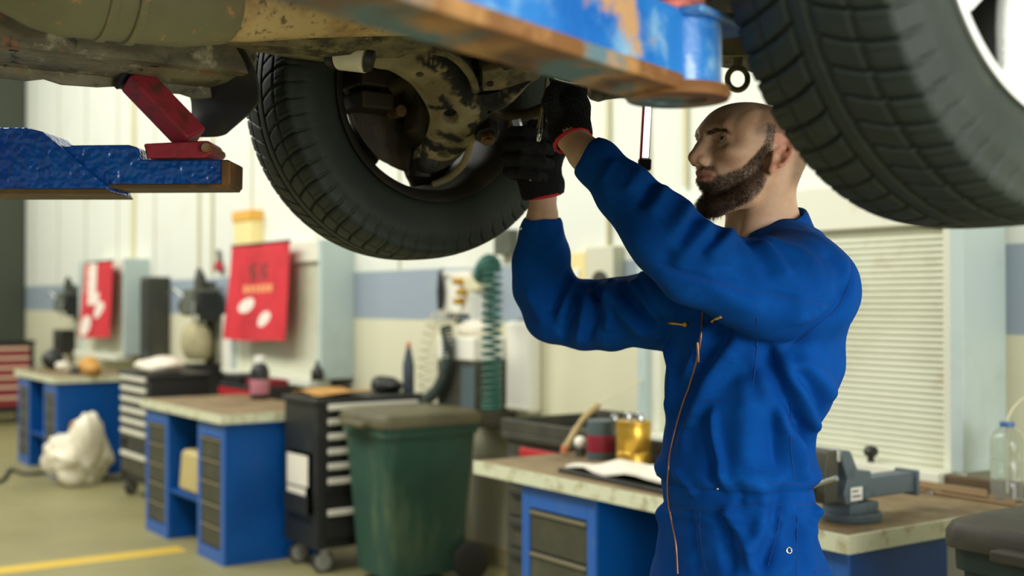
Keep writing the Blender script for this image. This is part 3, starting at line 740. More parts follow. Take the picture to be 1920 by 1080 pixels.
# ------------------------------------------------------------------ the mechanic
class Field:
    """signed distance field on a rectilinear grid, polygonised with surface nets"""
    def __init__(s, xs, ys, zs):
        s.ax = [np.asarray(a, np.float32) for a in (xs, ys, zs)]
        s.F = np.full([len(a) for a in s.ax], 1.0, np.float32)
    def sub(s, lo, hi):
        sl = []
        for a, l, h in zip(s.ax, lo, hi):
            i0 = max(int(np.searchsorted(a, l))-1, 0); i1 = min(int(np.searchsorted(a, h))+1, len(a))
            if i1 <= i0: return None
            sl.append(slice(i0, i1))
        return tuple(sl)
    def op(s, fn, lo, hi, k=.01, mode='u', margin=.03):
        sl = s.sub([v-margin-k for v in lo], [v+margin+k for v in hi])
        if sl is None: return
        X = s.ax[0][sl[0]][:, None, None]; Y = s.ax[1][sl[1]][None, :, None]; Z = s.ax[2][sl[2]][None, None, :]
        B = fn(X, Y, Z); A = s.F[sl]
        if mode == 'u':
            h = np.maximum(k-np.abs(A-B), 0)/k if k > 0 else 0
            s.F[sl] = np.minimum(A, B)-h*h*k*.25
        else:
            h = np.maximum(k-np.abs(A+B), 0)/k if k > 0 else 0
            s.F[sl] = np.maximum(A, -B)+h*h*k*.25
    def ell(s, c, r, R=None, k=.01, mode='u'):
        c = np.array(c, float); r = np.array(r, float); R = np.eye(3) if R is None else np.array(R)
        e = np.abs(R) @ r
        def fn(X, Y, Z):
            P = (X-c[0], Y-c[1], Z-c[2])
            q = [sum(R[i][j]*P[i] for i in range(3)) for j in range(3)]
            k0 = np.sqrt(sum((q[j]/r[j])**2 for j in range(3))); k1 = np.sqrt(sum((q[j]/r[j]**2)**2 for j in range(3)))+1e-6
            return (k0*(k0-1)/k1).astype(np.float32)
        s.op(fn, c-e, c+e, k, mode)
    def cap(s, a, b, ra, rb, k=.01, mode='u', flat=None):
        """tapered bar; flat = (axis, factor) widens it across an axis"""
        a = np.array(a, float); b = np.array(b, float); ab = b-a; L2 = float(ab @ ab)+1e-9; r = max(ra, rb)
        n = None if flat is None else np.array(flat[0], float)/np.linalg.norm(flat[0])
        ext = r*(1 if flat is None else max(1, flat[1]))
        def fn(X, Y, Z):
            p = (X-a[0], Y-a[1], Z-a[2])
            t = np.clip((p[0]*ab[0]+p[1]*ab[1]+p[2]*ab[2])/L2, 0, 1)
            q = [p[i]-t*ab[i] for i in range(3)]
            d2 = q[0]**2+q[1]**2+q[2]**2
            if n is not None:
                w_ = q[0]*n[0]+q[1]*n[1]+q[2]*n[2]; d2 = d2-w_*w_+(w_/flat[1])**2
            return (np.sqrt(np.maximum(d2, 0))-(ra+(rb-ra)*t)).astype(np.float32)
        s.op(fn, np.minimum(a, b)-ext, np.maximum(a, b)+ext, k, mode)
    def chain(s, P, R, k=.01, mode='u', flat=None):
        for i in range(len(P)-1): s.cap(P[i], P[i+1], R[i], R[i+1], k, mode, flat)
    def sections(s, tab, k=.02, grow=0.0):
        """upright body of elliptical sections: (z, cx, cy, half breadth, half depth, facing angle)"""
        tab = np.array(sorted(tab), float); zs = tab[:, 0]
        def fn(X, Y, Z):
            z = Z[0, 0, :]; zc = np.clip(z, zs[0], zs[-1])
            g = [np.interp(zc, zs, tab[:, i]) for i in range(1, 6)]
            cx, cy, a, b, th = [q[None, None, :] for q in g]; a = a+grow; b = b+grow
            fx, fy = -np.cos(th), -np.sin(th)
            u = (X-cx)*fx+(Y-cy)*fy; v = (X-cx)*(-fy)+(Y-cy)*fx
            q = np.sqrt((np.abs(v)/a)**2.3+(np.abs(u)/b)**2.3+1e-9)**(2/2.3)
            d = (q-1)*np.minimum(a, b)
            dz = np.abs(z-zc)[None, None, :]
            return np.where(dz > 0, np.sqrt(np.maximum(d, 0)**2+dz**2), d).astype(np.float32)
        m = tab[:, 3:5].max()+.02
        s.op(fn, (tab[:, 1].min()-m, tab[:, 2].min()-m, zs[0]), (tab[:, 1].max()+m, tab[:, 2].max()+m, zs[-1]), k, 'u', .05)
    def mesh(s):
        F = s.F; ins = F < 0
        c = [ins[i:F.shape[0]-1+i, j:F.shape[1]-1+j, k:F.shape[2]-1+k] for i in (0, 1) for j in (0, 1) for k in (0, 1)]
        n = sum(x.astype(np.int8) for x in c); act = (n > 0) & (n < 8)
        I, J, K = np.nonzero(act); idm = np.full(act.shape, -1, np.int32); idm[I, J, K] = np.arange(len(I))
        acc = np.zeros((len(I), 3)); cnt = np.zeros(len(I))
        def P(di, dj, dk): return np.stack([s.ax[0][I+di], s.ax[1][J+dj], s.ax[2][K+dk]], -1).astype(float), F[I+di, J+dj, K+dk]
        cor = list(((i, j, k) for i in (0, 1) for j in (0, 1) for k in (0, 1)))
        for a in cor:
            for ax in range(3):
                if a[ax]: continue
                b = list(a); b[ax] = 1
                pa, fa = P(*a); pb, fb = P(*b); m = (fa < 0) != (fb < 0)
                t = np.where(m, fa/np.where(fa-fb == 0, 1, fa-fb), 0)
                acc[m] += (pa+(pb-pa)*t[:, None])[m]; cnt[m] += 1
        V = acc/cnt[:, None]
        faces = []
        for ax in range(3):
            o1, o2 = [(1, 2), (2, 0), (0, 1)][ax]
            sl0 = [slice(None)]*3; sl1 = [slice(None)]*3; sl0[ax] = slice(0, -1); sl1[ax] = slice(1, None)
            A = ins[tuple(sl0)]; B = ins[tuple(sl1)]; ch = A != B
            # only interior edges
            q = [slice(None)]*3; q[o1] = slice(1, -1); q[o2] = slice(1, -1)
            idx = np.argwhere(ch[tuple(q)]); off = np.zeros(3, int); off[o1] = 1; off[o2] = 1; idx = idx+off
            e1 = np.zeros(3, int); e1[o1] = 1; e2 = np.zeros(3, int); e2[o2] = 1
            g = lambda d: idm[tuple((idx-d).T)]
            Q = np.stack([g(e1+e2), g(e2), g(e1*0), g(e1)], -1)
            fl = A[tuple(idx.T)]
            Q = np.where(fl[:, None], Q, Q[:, ::-1]); faces.append(Q)
        return V, np.concatenate(faces)

def laplace(V, F, it=1, lam=.5, mask=None):
    n = len(V); E = np.concatenate([F[:, [i, (i+1) % 4]] for i in range(4)])
    E = np.concatenate([E, E[:, ::-1]])
    deg = np.bincount(E[:, 0], minlength=n).astype(float)[:, None]
    for _ in range(it):
        S = np.stack([np.bincount(E[:, 0], weights=V[E[:, 1], k], minlength=n) for k in range(3)], -1)/np.maximum(deg, 1)
        D = (S-V)*lam
        V = V+(D if mask is None else D*mask[:, None])
    return V
def vnormals(V, F):
    a = V[F[:, 2]]-V[F[:, 0]]; b = V[F[:, 3]]-V[F[:, 1]]; N = np.cross(a, b); out = np.zeros_like(V)
    for i in range(4):
        for k in range(3): out[:, k] += np.bincount(F[:, i], weights=N[:, k], minlength=len(V))
    return out/(np.linalg.norm(out, axis=1, keepdims=True)+1e-9)
def cuts(lo, hi, a, b, hf, hc):
    return np.concatenate([np.arange(lo, a, hc), np.arange(a, b, hf), np.arange(b, hi, hc)])
def set_attr(o, name, vals):
    at_ = o.data.attributes.new(name, 'FLOAT', 'POINT'); at_.data.foreach_set('value', np.asarray(vals, np.float32))
sst = lambda x, a, b: (lambda t: t*t*(3-2*t))(np.clip((x-a)/(b-a), 0, 1))

M_skin = mat('skin', (204, 168, 138), .48, layers=[((190, 148, 116), 16, .45, .75, 3)], bump=(420, .0003, 3), spec=.4, sss=.06,
             attr=(('redness', (196, 112, 92)), ('lips', (164, 98, 84)), ('scalp', (120, 92, 70)), ('beardshade', (58, 42, 32))))
M_cloth = mat('blue_cotton_drill', (0, 68, 144), .88, layers=[((0, 58, 128), 5, .4, .7, 5), ((4, 82, 162), 14, .55, .8, 6)], bump=(700, .0004, 2), spec=.12, sheen=0)
M_seamt = mat('blue_stitching', (8, 50, 118), .8)
M_hair = mat('dark_beard_hair', (46, 34, 25), .6, spec=.4)
M_stub = mat('cropped_hair', (70, 54, 42), .7)
M_brass = mat('brass_zip', (190, 150, 84), .35, metal=.8)
M_copper = mat('copper_zip_teeth', (168, 122, 96), .4, metal=.7)
M_nickel = mat('nickel_eyelet', (214, 214, 208), .25, metal=.9)
M_redtrim = mat('red_overlock_trim', (190, 40, 50), .7)
M_steel = mat('chromed_tool_steel', (196, 198, 198), .2, metal=1.0)
M_boot = mat('black_work_boot', (30, 28, 26), .6)
def glove_mat():
    m = mat('black_knit_glove', (26, 26, 27), .9, layers=[((40, 40, 40), 40, .5, .75, 4)], bump=(520, .0007, 2), spec=.2)
    nt = m.node_tree; N = nt.nodes; L = nt.links; b = N['Principled BSDF']
    tc = N.new('ShaderNodeTexCoord'); vo = N.new('ShaderNodeTexVoronoi'); vo.inputs['Scale'].default_value = 210; vo.inputs['Randomness'].default_value = .25
    L.new(tc.outputs['Object'], vo.inputs['Vector'])
    r = N.new('ShaderNodeMapRange'); r.inputs[1].default_value = .30; r.inputs[2].default_value = .22; L.new(vo.outputs['Distance'], r.inputs[0])
    at_ = N.new('ShaderNodeAttribute'); at_.attribute_name = 'palm'
    mu = N.new('ShaderNodeMath'); mu.operation = 'MULTIPLY'; L.new(r.outputs[0], mu.inputs[0]); L.new(at_.outputs['Fac'], mu.inputs[1])
    mx = N.new('ShaderNodeMix'); mx.data_type = 'RGBA'; src = b.inputs['Base Color'].links[0].from_socket
    L.new(mu.outputs[0], mx.inputs[0]); L.new(src, mx.inputs[6]); mx.inputs[7].default_value = s2l((44, 62, 90)); L.new(mx.outputs[2], b.inputs['Base Color'])
    return m
M_glove = glove_mat()

PB = Vector((.415, 2.17, 0.0))                      # between the feet, in the camera's ground frame
man = thing('person', 'bearded man in blue coverall and black gloves reaching up beneath the raised car', 'person', c2w(PB), PHI)
PBn = np.array(PB)
def cp(px, py, d): return np.array(camxy(px, py, d))

# --- head frame: forward, left, up
YAW, PIT, ROLL = math.radians(22), math.radians(6), math.radians(-2)
fh = np.array((-math.cos(YAW), -math.sin(YAW), 0)); zz = np.array((0, 0, 1.0))
hf_ = fh*math.cos(PIT)+zz*math.sin(PIT); hu = zz*math.cos(PIT)-fh*math.sin(PIT); hl = np.cross(hu, hf_)
HB = np.stack([hf_, hl, hu], 1)                     # columns: forward, left, up
ear_px = cp(1452, 293, 2.10)
HC = ear_px-hl*.076
H = lambda f, l, u: HC+HB @ np.array((f, l, u))

# arms and trunk landmarks (photo point, depth, sleeve radius)
LA = [(1503, 543, 2.06, .090), (1455, 545, 2.03, .088), (1398, 532, 1.995, .073), (1308, 497, 1.965, .067), (1238, 432, 1.945, .060), (1168, 360, 1.975, .047), (1122, 310, 2.01, .041), (1098, 289, 2.03, .0345)]
RA = [(1300, 575, 2.26, .090), (1225, 583, 2.30, .071), (1150, 588, 2.34, .067), (1090, 590, 2.38, .066), (1042, 584, 2.40, .063), (1022, 540, 2.39, .0605), (1016, 482, 2.37, .055), (1015, 432, 2.35, .043), (1017, 405, 2.34, .0355)]
LP3 = [cp(*q[:3]) for q in LA]; RP3 = [cp(*q[:3]) for q in RA]
LW = cp(1070, 256, 2.06); RW = cp(1019, 366, 2.335)    # wrists
T32, T38 = math.radians(30), math.radians(38)
TRUNK = [(.86, .413, 2.17, .175, .133, T32), (.92, .4115, 2.17, .173, .131, T32), (1.0, .405, 2.17, .168, .125, T32), (1.04, .406, 2.17, .164, .122, T32), (1.08, .399, 2.17, .165, .123, T32),
         (1.125, .406, 2.17, .163, .124, T32), (1.175, .413, 2.17, .160, .121, T32), (1.21, .420, 2.17, .172, .135, T32), (1.28, .434, 2.17, .178, .137, T38), (1.35, .440, 2.17, .182, .134, T38), (1.42, .448, 2.175, .180, .124, T38), (1.46, .458, 2.18, .168, .112, T38), (1.495, .470, 2.19, .134, .096, T38), (1.52, .478, 2.195, .10, .085, T38)]
hipL, hipR = np.array((.463, 2.085, .86)), np.array((.367, 2.245, .86))
footL, footR = np.array((.47, 2.05, .09)), np.array((.33, 2.31, .09))

# ---- skin: head, neck, trunk, arms and legs as one body
fx = cuts(.02, .72, HC[0]-.15, HC[0]+.135, .0025, .007); fy = cuts(1.84, 2.48, HC[1]-.125, HC[1]+.105, .0025, .007); fz = cuts(.02, 1.80, HC[2]-.135, HC[2]+.145, .0025, .008)
B = Field(fx, fy, fz)
B.sections([(t[0], t[1], t[2], t[3]-.062, t[4]-.055, t[5]) for t in TRUNK], .02)
nb = np.array((.470, 2.19, 1.50))
def limb(P, Rr, W, hand):
    pts = list(P)+[W]; rr = [max(r-.024, .0) for r in Rr]
    rr = [min(r, .052) for r in rr]; rr[-1] = .029; rr[-2] = .033
    B.chain(pts, rr+[.0262], .012); B.chain([W, W+(hand-W)*.35, hand], [.0250, .020, .014], .008)
limb(LP3, [q[3] for q in LA], LW, cp(1068, 195, 2.10)); limb(RP3, [q[3] for q in RA], RW, cp(1005, 300, 2.325))
for hp, ft in ((hipL, footL), (hipR, footR)):
    kn_ = (hp+ft)/2+np.array((-.03, -.01, .02)); B.chain([hp, kn_, ft], [.082, .056, .04], .02); B.chain([ft, ft+np.array((-.15, -.08, -.045))], [.038, .028], .01)
R3 = HB
def he(c, r, k=.01, mode='u', tilt=None):
    R = R3
    if tilt is not None: R = R3 @ np.array(Matrix.Rotation(tilt[0], 3, tilt[1]))
    B.ell(H(*c), r, R, k, mode)
def hc_(a, b, ra, rb, k=.01, mode='u'): B.cap(H(*a), H(*b), ra, rb, k, mode)
# neck and shoulders' root
B.chain([nb+np.array((.0, .0, -.06)), nb+np.array((-.005, 0, .03)), H(-.028, 0, -.055), H(-.03, 0, .0)], [.066, .060, .057, .058], .02)
for s in (1, -1): hc_((-.030, .050*s, -.02), (.020, .020*s, -.165), .014, .010, .03)
# skull
he((-.012, 0, .041), (.096, .0765, .061), .01); he((.026, 0, .047), (.070, .062, .046), .03)
he((-.045, 0, .020), (.058, .066, .062), .03)
he((.040, 0, -.005), (.050, .058, .068), .02)                       # mid face
for s in (1, -1):
    hc_((.004, .055*s, -.040), (.030, .050*s, -.070), .015, .018, .02)   # jaw angle
    hc_((.030, .050*s, -.070), (.072, .016*s, -.096), .018, .018, .016)  # jaw line
    he((.058, .046*s, .000), (.030, .021, .017), .016)                   # cheekbone
    hc_((.091, .009*s, .038), (.080, .040*s, .040), .0085, .0085, .024)  # brow
    hc_((.080, .040*s, .040), (.056, .060*s, .034), .0085, .008, .012)
    he((.024, .058*s, .042), (.038, .014, .030), .03)
he((.066, 0, -.040), (.036, .036, .032), .014)
he((.072, 0, -.088), (.021, .022, .019), .012)
# eye sockets, lids
for s in (1, -1):
    he((.099, .033*s, .022), (.019, .0195, .0125), .012, 's')
    he((.072, .0325*s, .0225), (.0165, .0178, .0150), .004)
    hc_((.0855, .018*s, .030), (.0805, .047*s, .029), .0042, .0038, .005)   # upper lid fold
    he((.092, .0325*s, .0225), (.016, .0150, .0062), .002, 's')
# nose
hc_((.090, 0, .036), (.105, 0, .008), .0085, .0095, .010); hc_((.105, 0, .008), (.1165, 0, -.011), .0095, .0112, .006)
hc_((.092, 0, .010), (.098, 0, -.012), .015, .015, .010)
for s in (1, -1):
    he((.1045, .0125*s, -.0165), (.0115, .0075, .0085), .005); he((.109, .0068*s, -.0245), (.0062, .0036, .0040), .002, 's')
    hc_((.097, .020*s, -.020), (.088, .030*s, -.045), .0035, .0035, .008, 's')
hc_((.107, 0, -.016), (.101, 0, -.030), .006, .006, .006)
# mouth
for s in (1, -1):
    B.chain([H(.1012, 0, -.0370), H(.1002, .008*s, -.0356), H(.089, .0245*s, -.0425)], [.0048, .0046, .0028], .004)
    B.chain([H(.0995, 0, -.0484), H(.0980, .009*s, -.0479), H(.089, .0235*s, -.0445)], [.0054, .0050, .0030], .004)
    B.chain([H(.1068, 0, -.0428), H(.1042, .010*s, -.0425), H(.090, .026*s, -.0435)], [.0016, .0016, .0016], .003, 's')
he((.103, 0, -.065), (.012, .022, .0065), .010, 's')
# ears
for s in (1, -1):
    E = []
    for k in range(15):
        a = math.radians(-75+k*19.5); f_ = -.010-.0175*math.sin(a)*1.0-.004; u_ = .006+.030*(-math.cos(a))*-1
        out = .0745+.0095*max(0, math.sin(a)*.8+.25)
        E.append(H(-.008-.0140*math.sin(a)-.42*(u_-.002), s*out, .78*u_-.004))
    he((-.009, .0750*s, -.001), (.0135, .0060, .0235), .004, tilt=(-.40, 'Y'))
    B.chain(E[:12], [.0036+.0012*math.sin(k/14*PI) for k in range(12)], .003)
    he((.003, .0745*s, -.024), (.0075, .0055, .0095), .006); he((.0045, .0765*s, .001), (.0045, .005, .007), .004)
    hc_((-.019, .0815*s, .009), (-.006, .080*s, -.014), .0032, .0032, .004)
    he((-.007, .085*s, -.001), (.0080, .0105, .0100), .003, 's'); he((-.014, .086*s, .012), (.0055, .0075, .0050), .003, 's')
V, F = B.mesh()
print('body verts', len(V))
Hl = (V-HC) @ HB
Vs = laplace(V, F, 2, .5)
headm = (np.linalg.norm(Hl, axis=1) < .20)
eyearea = (np.abs(np.abs(Hl[:, 1])-.0325) < .026) & (np.abs(Hl[:, 2]-.02) < .02) & (Hl[:, 0] > .05)
V = np.where(eyearea[:, None], laplace(V, F, 1, .35), Vs)
for _ in range(1): V = np.where(headm[:, None], V, laplace(V, F, 3, .5))
skin = np_mesh('body', V-PBn, F, M_skin, man)
Hl = (V-HC) @ HB; NV = vnormals(V, F); f_, l_, u_ = Hl[:, 0], np.abs(Hl[:, 1]), Hl[:, 2]
near_head = headm.astype(float)
# beard: a band along the jaw, full on the chin, thin moustache
up_edge = np.interp(f_, [-.02, .012, .022, .05, .075, .088, .12], [.03, .03, .022, -.022, -.036, -.040, -.030])
lo_edge = np.interp(f_, [-.02, .004, .02, .05, .08, .12], [-.040, -.050, -.070, -.100, -.122, -.125])
bm1 = sst(up_edge-u_, -.003, .008)*sst(u_-lo_edge, -.004, .012)*sst(f_, .004, .016)
sideburn = sst(f_, .002, .010)*sst(.026-f_, -.002, .006)*sst(u_, -.02, .0)*sst(.06-u_, .0, .01)*sst(l_, .05, .058)
mous = sst(f_, .086, .09)*sst(u_, -.0350, -.0335)*sst(-.0235-u_, .0, .003)*(l_ < .034)*(f_ < .112)*sst(l_, .002, .006)
lipz = np.exp(-((u_+.0425)/.0095)**4)*(l_ < .0255)*sst(f_, .088, .0915)*near_head
bear = np.clip(np.maximum(np.maximum(bm1, sideburn*.8), mous*.9), 0, 1)*near_head*(1-lipz)
scal = sst(u_, .024, .040)*sst(.056-.35*(u_-.03)-f_, 0, .016)
scal = np.maximum(scal, sst(-.028-f_, 0, .03)*sst(u_, -.065, -.02))*near_head*(1-((l_ > .070) & (f_ > -.035) & (f_ < .012) & (u_ > -.04) & (u_ < .04)))
scal *= (.55+.45*sst(l_, .02, .06))
red = (np.exp(-(((f_-.112)/.016)**2+(l_/.016)**2+((u_+.012)/.014)**2))*.5+.55*((l_ > .078) & (f_ > -.04) & (f_ < .01))+.35*np.exp(-(((f_-.07)/.02)**2+((l_-.045)/.02)**2+((u_+.012)/.016)**2)))*near_head
for nm, v in (('beardshade', bear*.78), ('scalp', scal*.75), ('lips', lipz*.85), ('redness', np.clip(red, 0, 1))): set_attr(skin, nm, v)

def strands(name, m, parent, mask, count, lenf, dirf, wid, seed):
    rng = np.random.default_rng(seed); idx = np.nonzero(mask > .05)[0]; p = mask[idx]; p = p/p.sum()
    pick = rng.choice(idx, count, p=p); pick = pick[rng.random(count) < .3+.7*mask[pick]]
    root = V[pick]+rng.normal(size=(len(pick), 3))*.0011; n = NV[pick]; root = root-n*.0012
    L_ = lenf(Hl[pick])*(.6+.8*rng.random(len(pick))); d = dirf(Hl[pick], n)+rng.normal(size=n.shape)*.22
    d /= np.linalg.norm(d, axis=1, keepdims=True)
    sdir = np.cross(d, n+rng.normal(size=n.shape)*.3); sdir /= np.linalg.norm(sdir, axis=1, keepdims=True)+1e-9
    grav = HB[:, 2]*-.35
    P0 = root; P1 = root+(n*.55+d*.6)*L_[:, None]*.5; P2 = P1+(d+grav*.3+n*.05)*L_[:, None]*.55
    w_ = sdir*wid
    VV = np.stack([P0-w_, P0+w_, P1+w_*.8, P1-w_*.8, P2+w_*.2, P2-w_*.2], 1).reshape(-1, 3)
    b = np.arange(len(pick))[:, None]*6
    FF = np.concatenate([b+np.array([[0, 1, 2, 3]]), b+np.array([[3, 2, 4, 5]])])
    return np_mesh(name, VV-PBn, FF, m, parent)
def bdir(h, n):
    down = np.tile(-HB[:, 2]*.9+HB[:, 0]*.12, (len(h), 1)); return down-n*(down*n).sum(1, keepdims=True)*.6+n*.25
def blen(h):
    chin = sst(h[:, 0], .045, .085)*sst(-.055-h[:, 2], -.01, .03); mo = (h[:, 2] > -.037) & (h[:, 0] > .085)
    return np.where(mo, .0040, .0040+.0038*chin+.002*sst(-.05-h[:, 2], 0, .04))
strands('beard', M_hair, man, bear, 17000, blen, bdir, .00022, 1)
def sdir_(h, n):
    fw = np.tile(HB[:, 0]*.7-HB[:, 2]*.2, (len(h), 1)); return fw-n*(fw*n).sum(1, keepdims=True)*.5+n*.3
strands('hair', M_stub, man, scal, 15000, lambda h: .0016+0*h[:, 0], sdir_, .00018, 2)
brow_u = np.interp(l_, [.010, .03, .05, .056], [.0345, .0395, .0370, .0315])
browm = np.exp(-((u_-brow_u+.002)/.0032)**2)*sst(l_, .009, .013)*sst(.057-l_, 0, .006)*(f_ > .05)*near_head
for s, nm in ((1, 'eyebrow'), (-1, 'eyebrow')):
    mk = browm*(Hl[:, 1]*s > 0)
    strands(nm, M_hair, man, mk, 1500 if s > 0 else 120, lambda h: .0042+0*h[:, 0], lambda h, n: np.stack([h[:, 0]*0, np.sign(h[:, 1]), h[:, 2]*0], 1) @ HB.T-HB[:, 0]*.35+HB[:, 2]*.15, .00026, 3+s)
lashm = (np.abs(u_-.0285) < .0018)*(np.abs(l_-.0325) < .0135)*(f_ > .078)*near_head
strands('eyelash', M_hair, man, lashm, 150, lambda h: .0028+0*h[:, 0], lambda h, n: np.tile(HB[:, 0]*.8+HB[:, 2]*.1, (len(h), 1)), .0002, 9)
# eyeballs
M_eye = [mat('eye_white', (214, 206, 196), .25, coat=.5), mat('eye_iris', (74, 92, 98), .2, coat=.6), mat('eye_pupil', (14, 14, 14), .1, coat=.6)]
for s in (1, -1):
    c = H(.0722, .0325*s, .0225); g = HB @ np.array((.965, .10, .24)); g /= np.linalg.norm(g)
    q = Vector(g).to_track_quat('Z', 'Y').to_matrix()
    mb = MB(); nu, nv, r = 28, 28, .0128; vs = []; 
    th = [0.001, .10, .17, .18, .30, .42, .455]+[.5+.1*k for k in range(26)]
    for t in th:
        for j in range(nu):
            a = 2*PI*j/nu; e = q @ Vector((math.sin(t)*math.cos(a), math.sin(t)*math.sin(a), math.cos(t)))*r; vs.append(Vector(c-PBn)+e)
    mb.add(vs, [])
    for i in range(len(th)-1):
        mi = 2 if th[i+1] <= .18 else (1 if th[i+1] <= .455 else 0)
        for j in range(nu): mb.f.append((i*nu+j, i*nu+(j+1) % nu, (i+1)*nu+(j+1) % nu, (i+1)*nu+j)); mb.mi.append(mi)
    mb.f.append(tuple(range(nu))); mb.mi.append(2)
    mb.build('eye', M_eye, man, smooth=80)

# ---- coverall: one continuous garment over trunk, sleeves and legs
g = Field(np.arange(-.06, .74, .005), np.arange(1.76, 2.58, .005), np.arange(.06, 1.72, .005))
g.sections([(t[0], t[1], t[2], t[3]-.011, t[4]-.011, t[5]) for t in TRUNK], .02)
g.chain(LP3, [q[3] for q in LA], .014)
g.chain(RP3, [q[3] for q in RA], .014)
g.chain([LP3[0], nb+np.array((.02, .0, .0))], [.085, .062], .04); g.chain([RP3[0], nb+np.array((.0, .02, .0))], [.080, .060], .04)
for hp, ft, sd in ((hipL, footL, 1), (hipR, footR, -1)):
    kn_ = (hp+ft)/2+np.array((-.03, -.01, .02)); g.chain([hp+np.array((0, 0, -.02)), kn_, ft+np.array((0, 0, .02))], [.112, .086, .074], .05)
def open_end(fld, c, tow, r_in, deep=.02):
    """square off a tube's end at c and hollow it"""
    n = (tow-c)/np.linalg.norm(tow-c)
    def fn(X, Y, Z):
        p = ((X-c[0]), (Y-c[1]), (Z-c[2])); pl = p[0]*n[0]+p[1]*n[1]+p[2]*n[2]
        return np.maximum(np.sqrt(p[0]**2+p[1]**2+p[2]**2)-.075, -pl).astype(np.float32)
    fld.op(fn, c-.08, c+.08, 0.002, 's'); fld.cap(c-n*deep, c+n*.05, r_in, r_in, .002, 's')
open_end(g, LP3[-1], LP3[-1]+np.array((-.80, .10, .58)), .0295); open_end(g, RP3[-1], RW, .0305)
CV, CF = g.mesh()
CV = laplace(CV, CF, 4, .5)
EYEc = Vector((0, 0, CAMH))
def bvh_of(V_, F_): return BVHTree.FromPolygons([tuple(v) for v in V_.tolist()], F_.tolist())
def cast(tree, px, py):
    d = camxy(px, py, 2.0)-EYEc; h = tree.ray_cast(EYEc, d.normalized())
    return None if h[0] is None else np.array(h[0])
tree = bvh_of(CV, CF); CN = vnormals(CV, CF)
def path3(tree_, pts, per=5):
    q = smoothpath([(p[0], p[1], 0) for p in pts], per); out = [cast(tree_, p.x, p.y) for p in q]
    return [o for o in out if o is not None]
facing = np.clip(-((CV-np.array(EYEc))*CN).sum(1)/np.linalg.norm(CV-np.array(EYEc), axis=1)*2+.6, 0, 1)
disp = np.zeros(len(CV))
def fold(pts, amp, w_, taper=True):
    P = path3(tree, pts)
    if len(P) < 2: return
    P = np.array(P); m = ((CV > P.min(0)-.05) & (CV < P.max(0)+.05)).all(1); idx = np.nonzero(m)[0]; Q = CV[idx]
    best = np.full(len(idx), 9.0); tt = np.zeros(len(idx)); n = len(P)-1
    for i in range(n):
        a, b = P[i], P[i+1]; ab = b-a; L2 = (ab @ ab)+1e-9
        if L2 > .05**2: continue
        t = np.clip(((Q-a) @ ab)/L2, 0, 1); d = np.linalg.norm(Q-a-t[:, None]*ab, axis=1); u = d < best
        best[u] = d[u]; tt[u] = ((i+t)/n)[u]
    e = amp*np.exp(-(best/w_)**2)
    if taper: e *= np.clip(np.minimum(tt, 1-tt)*5+.15, 0, 1)
    disp[idx] += e*facing[idx]
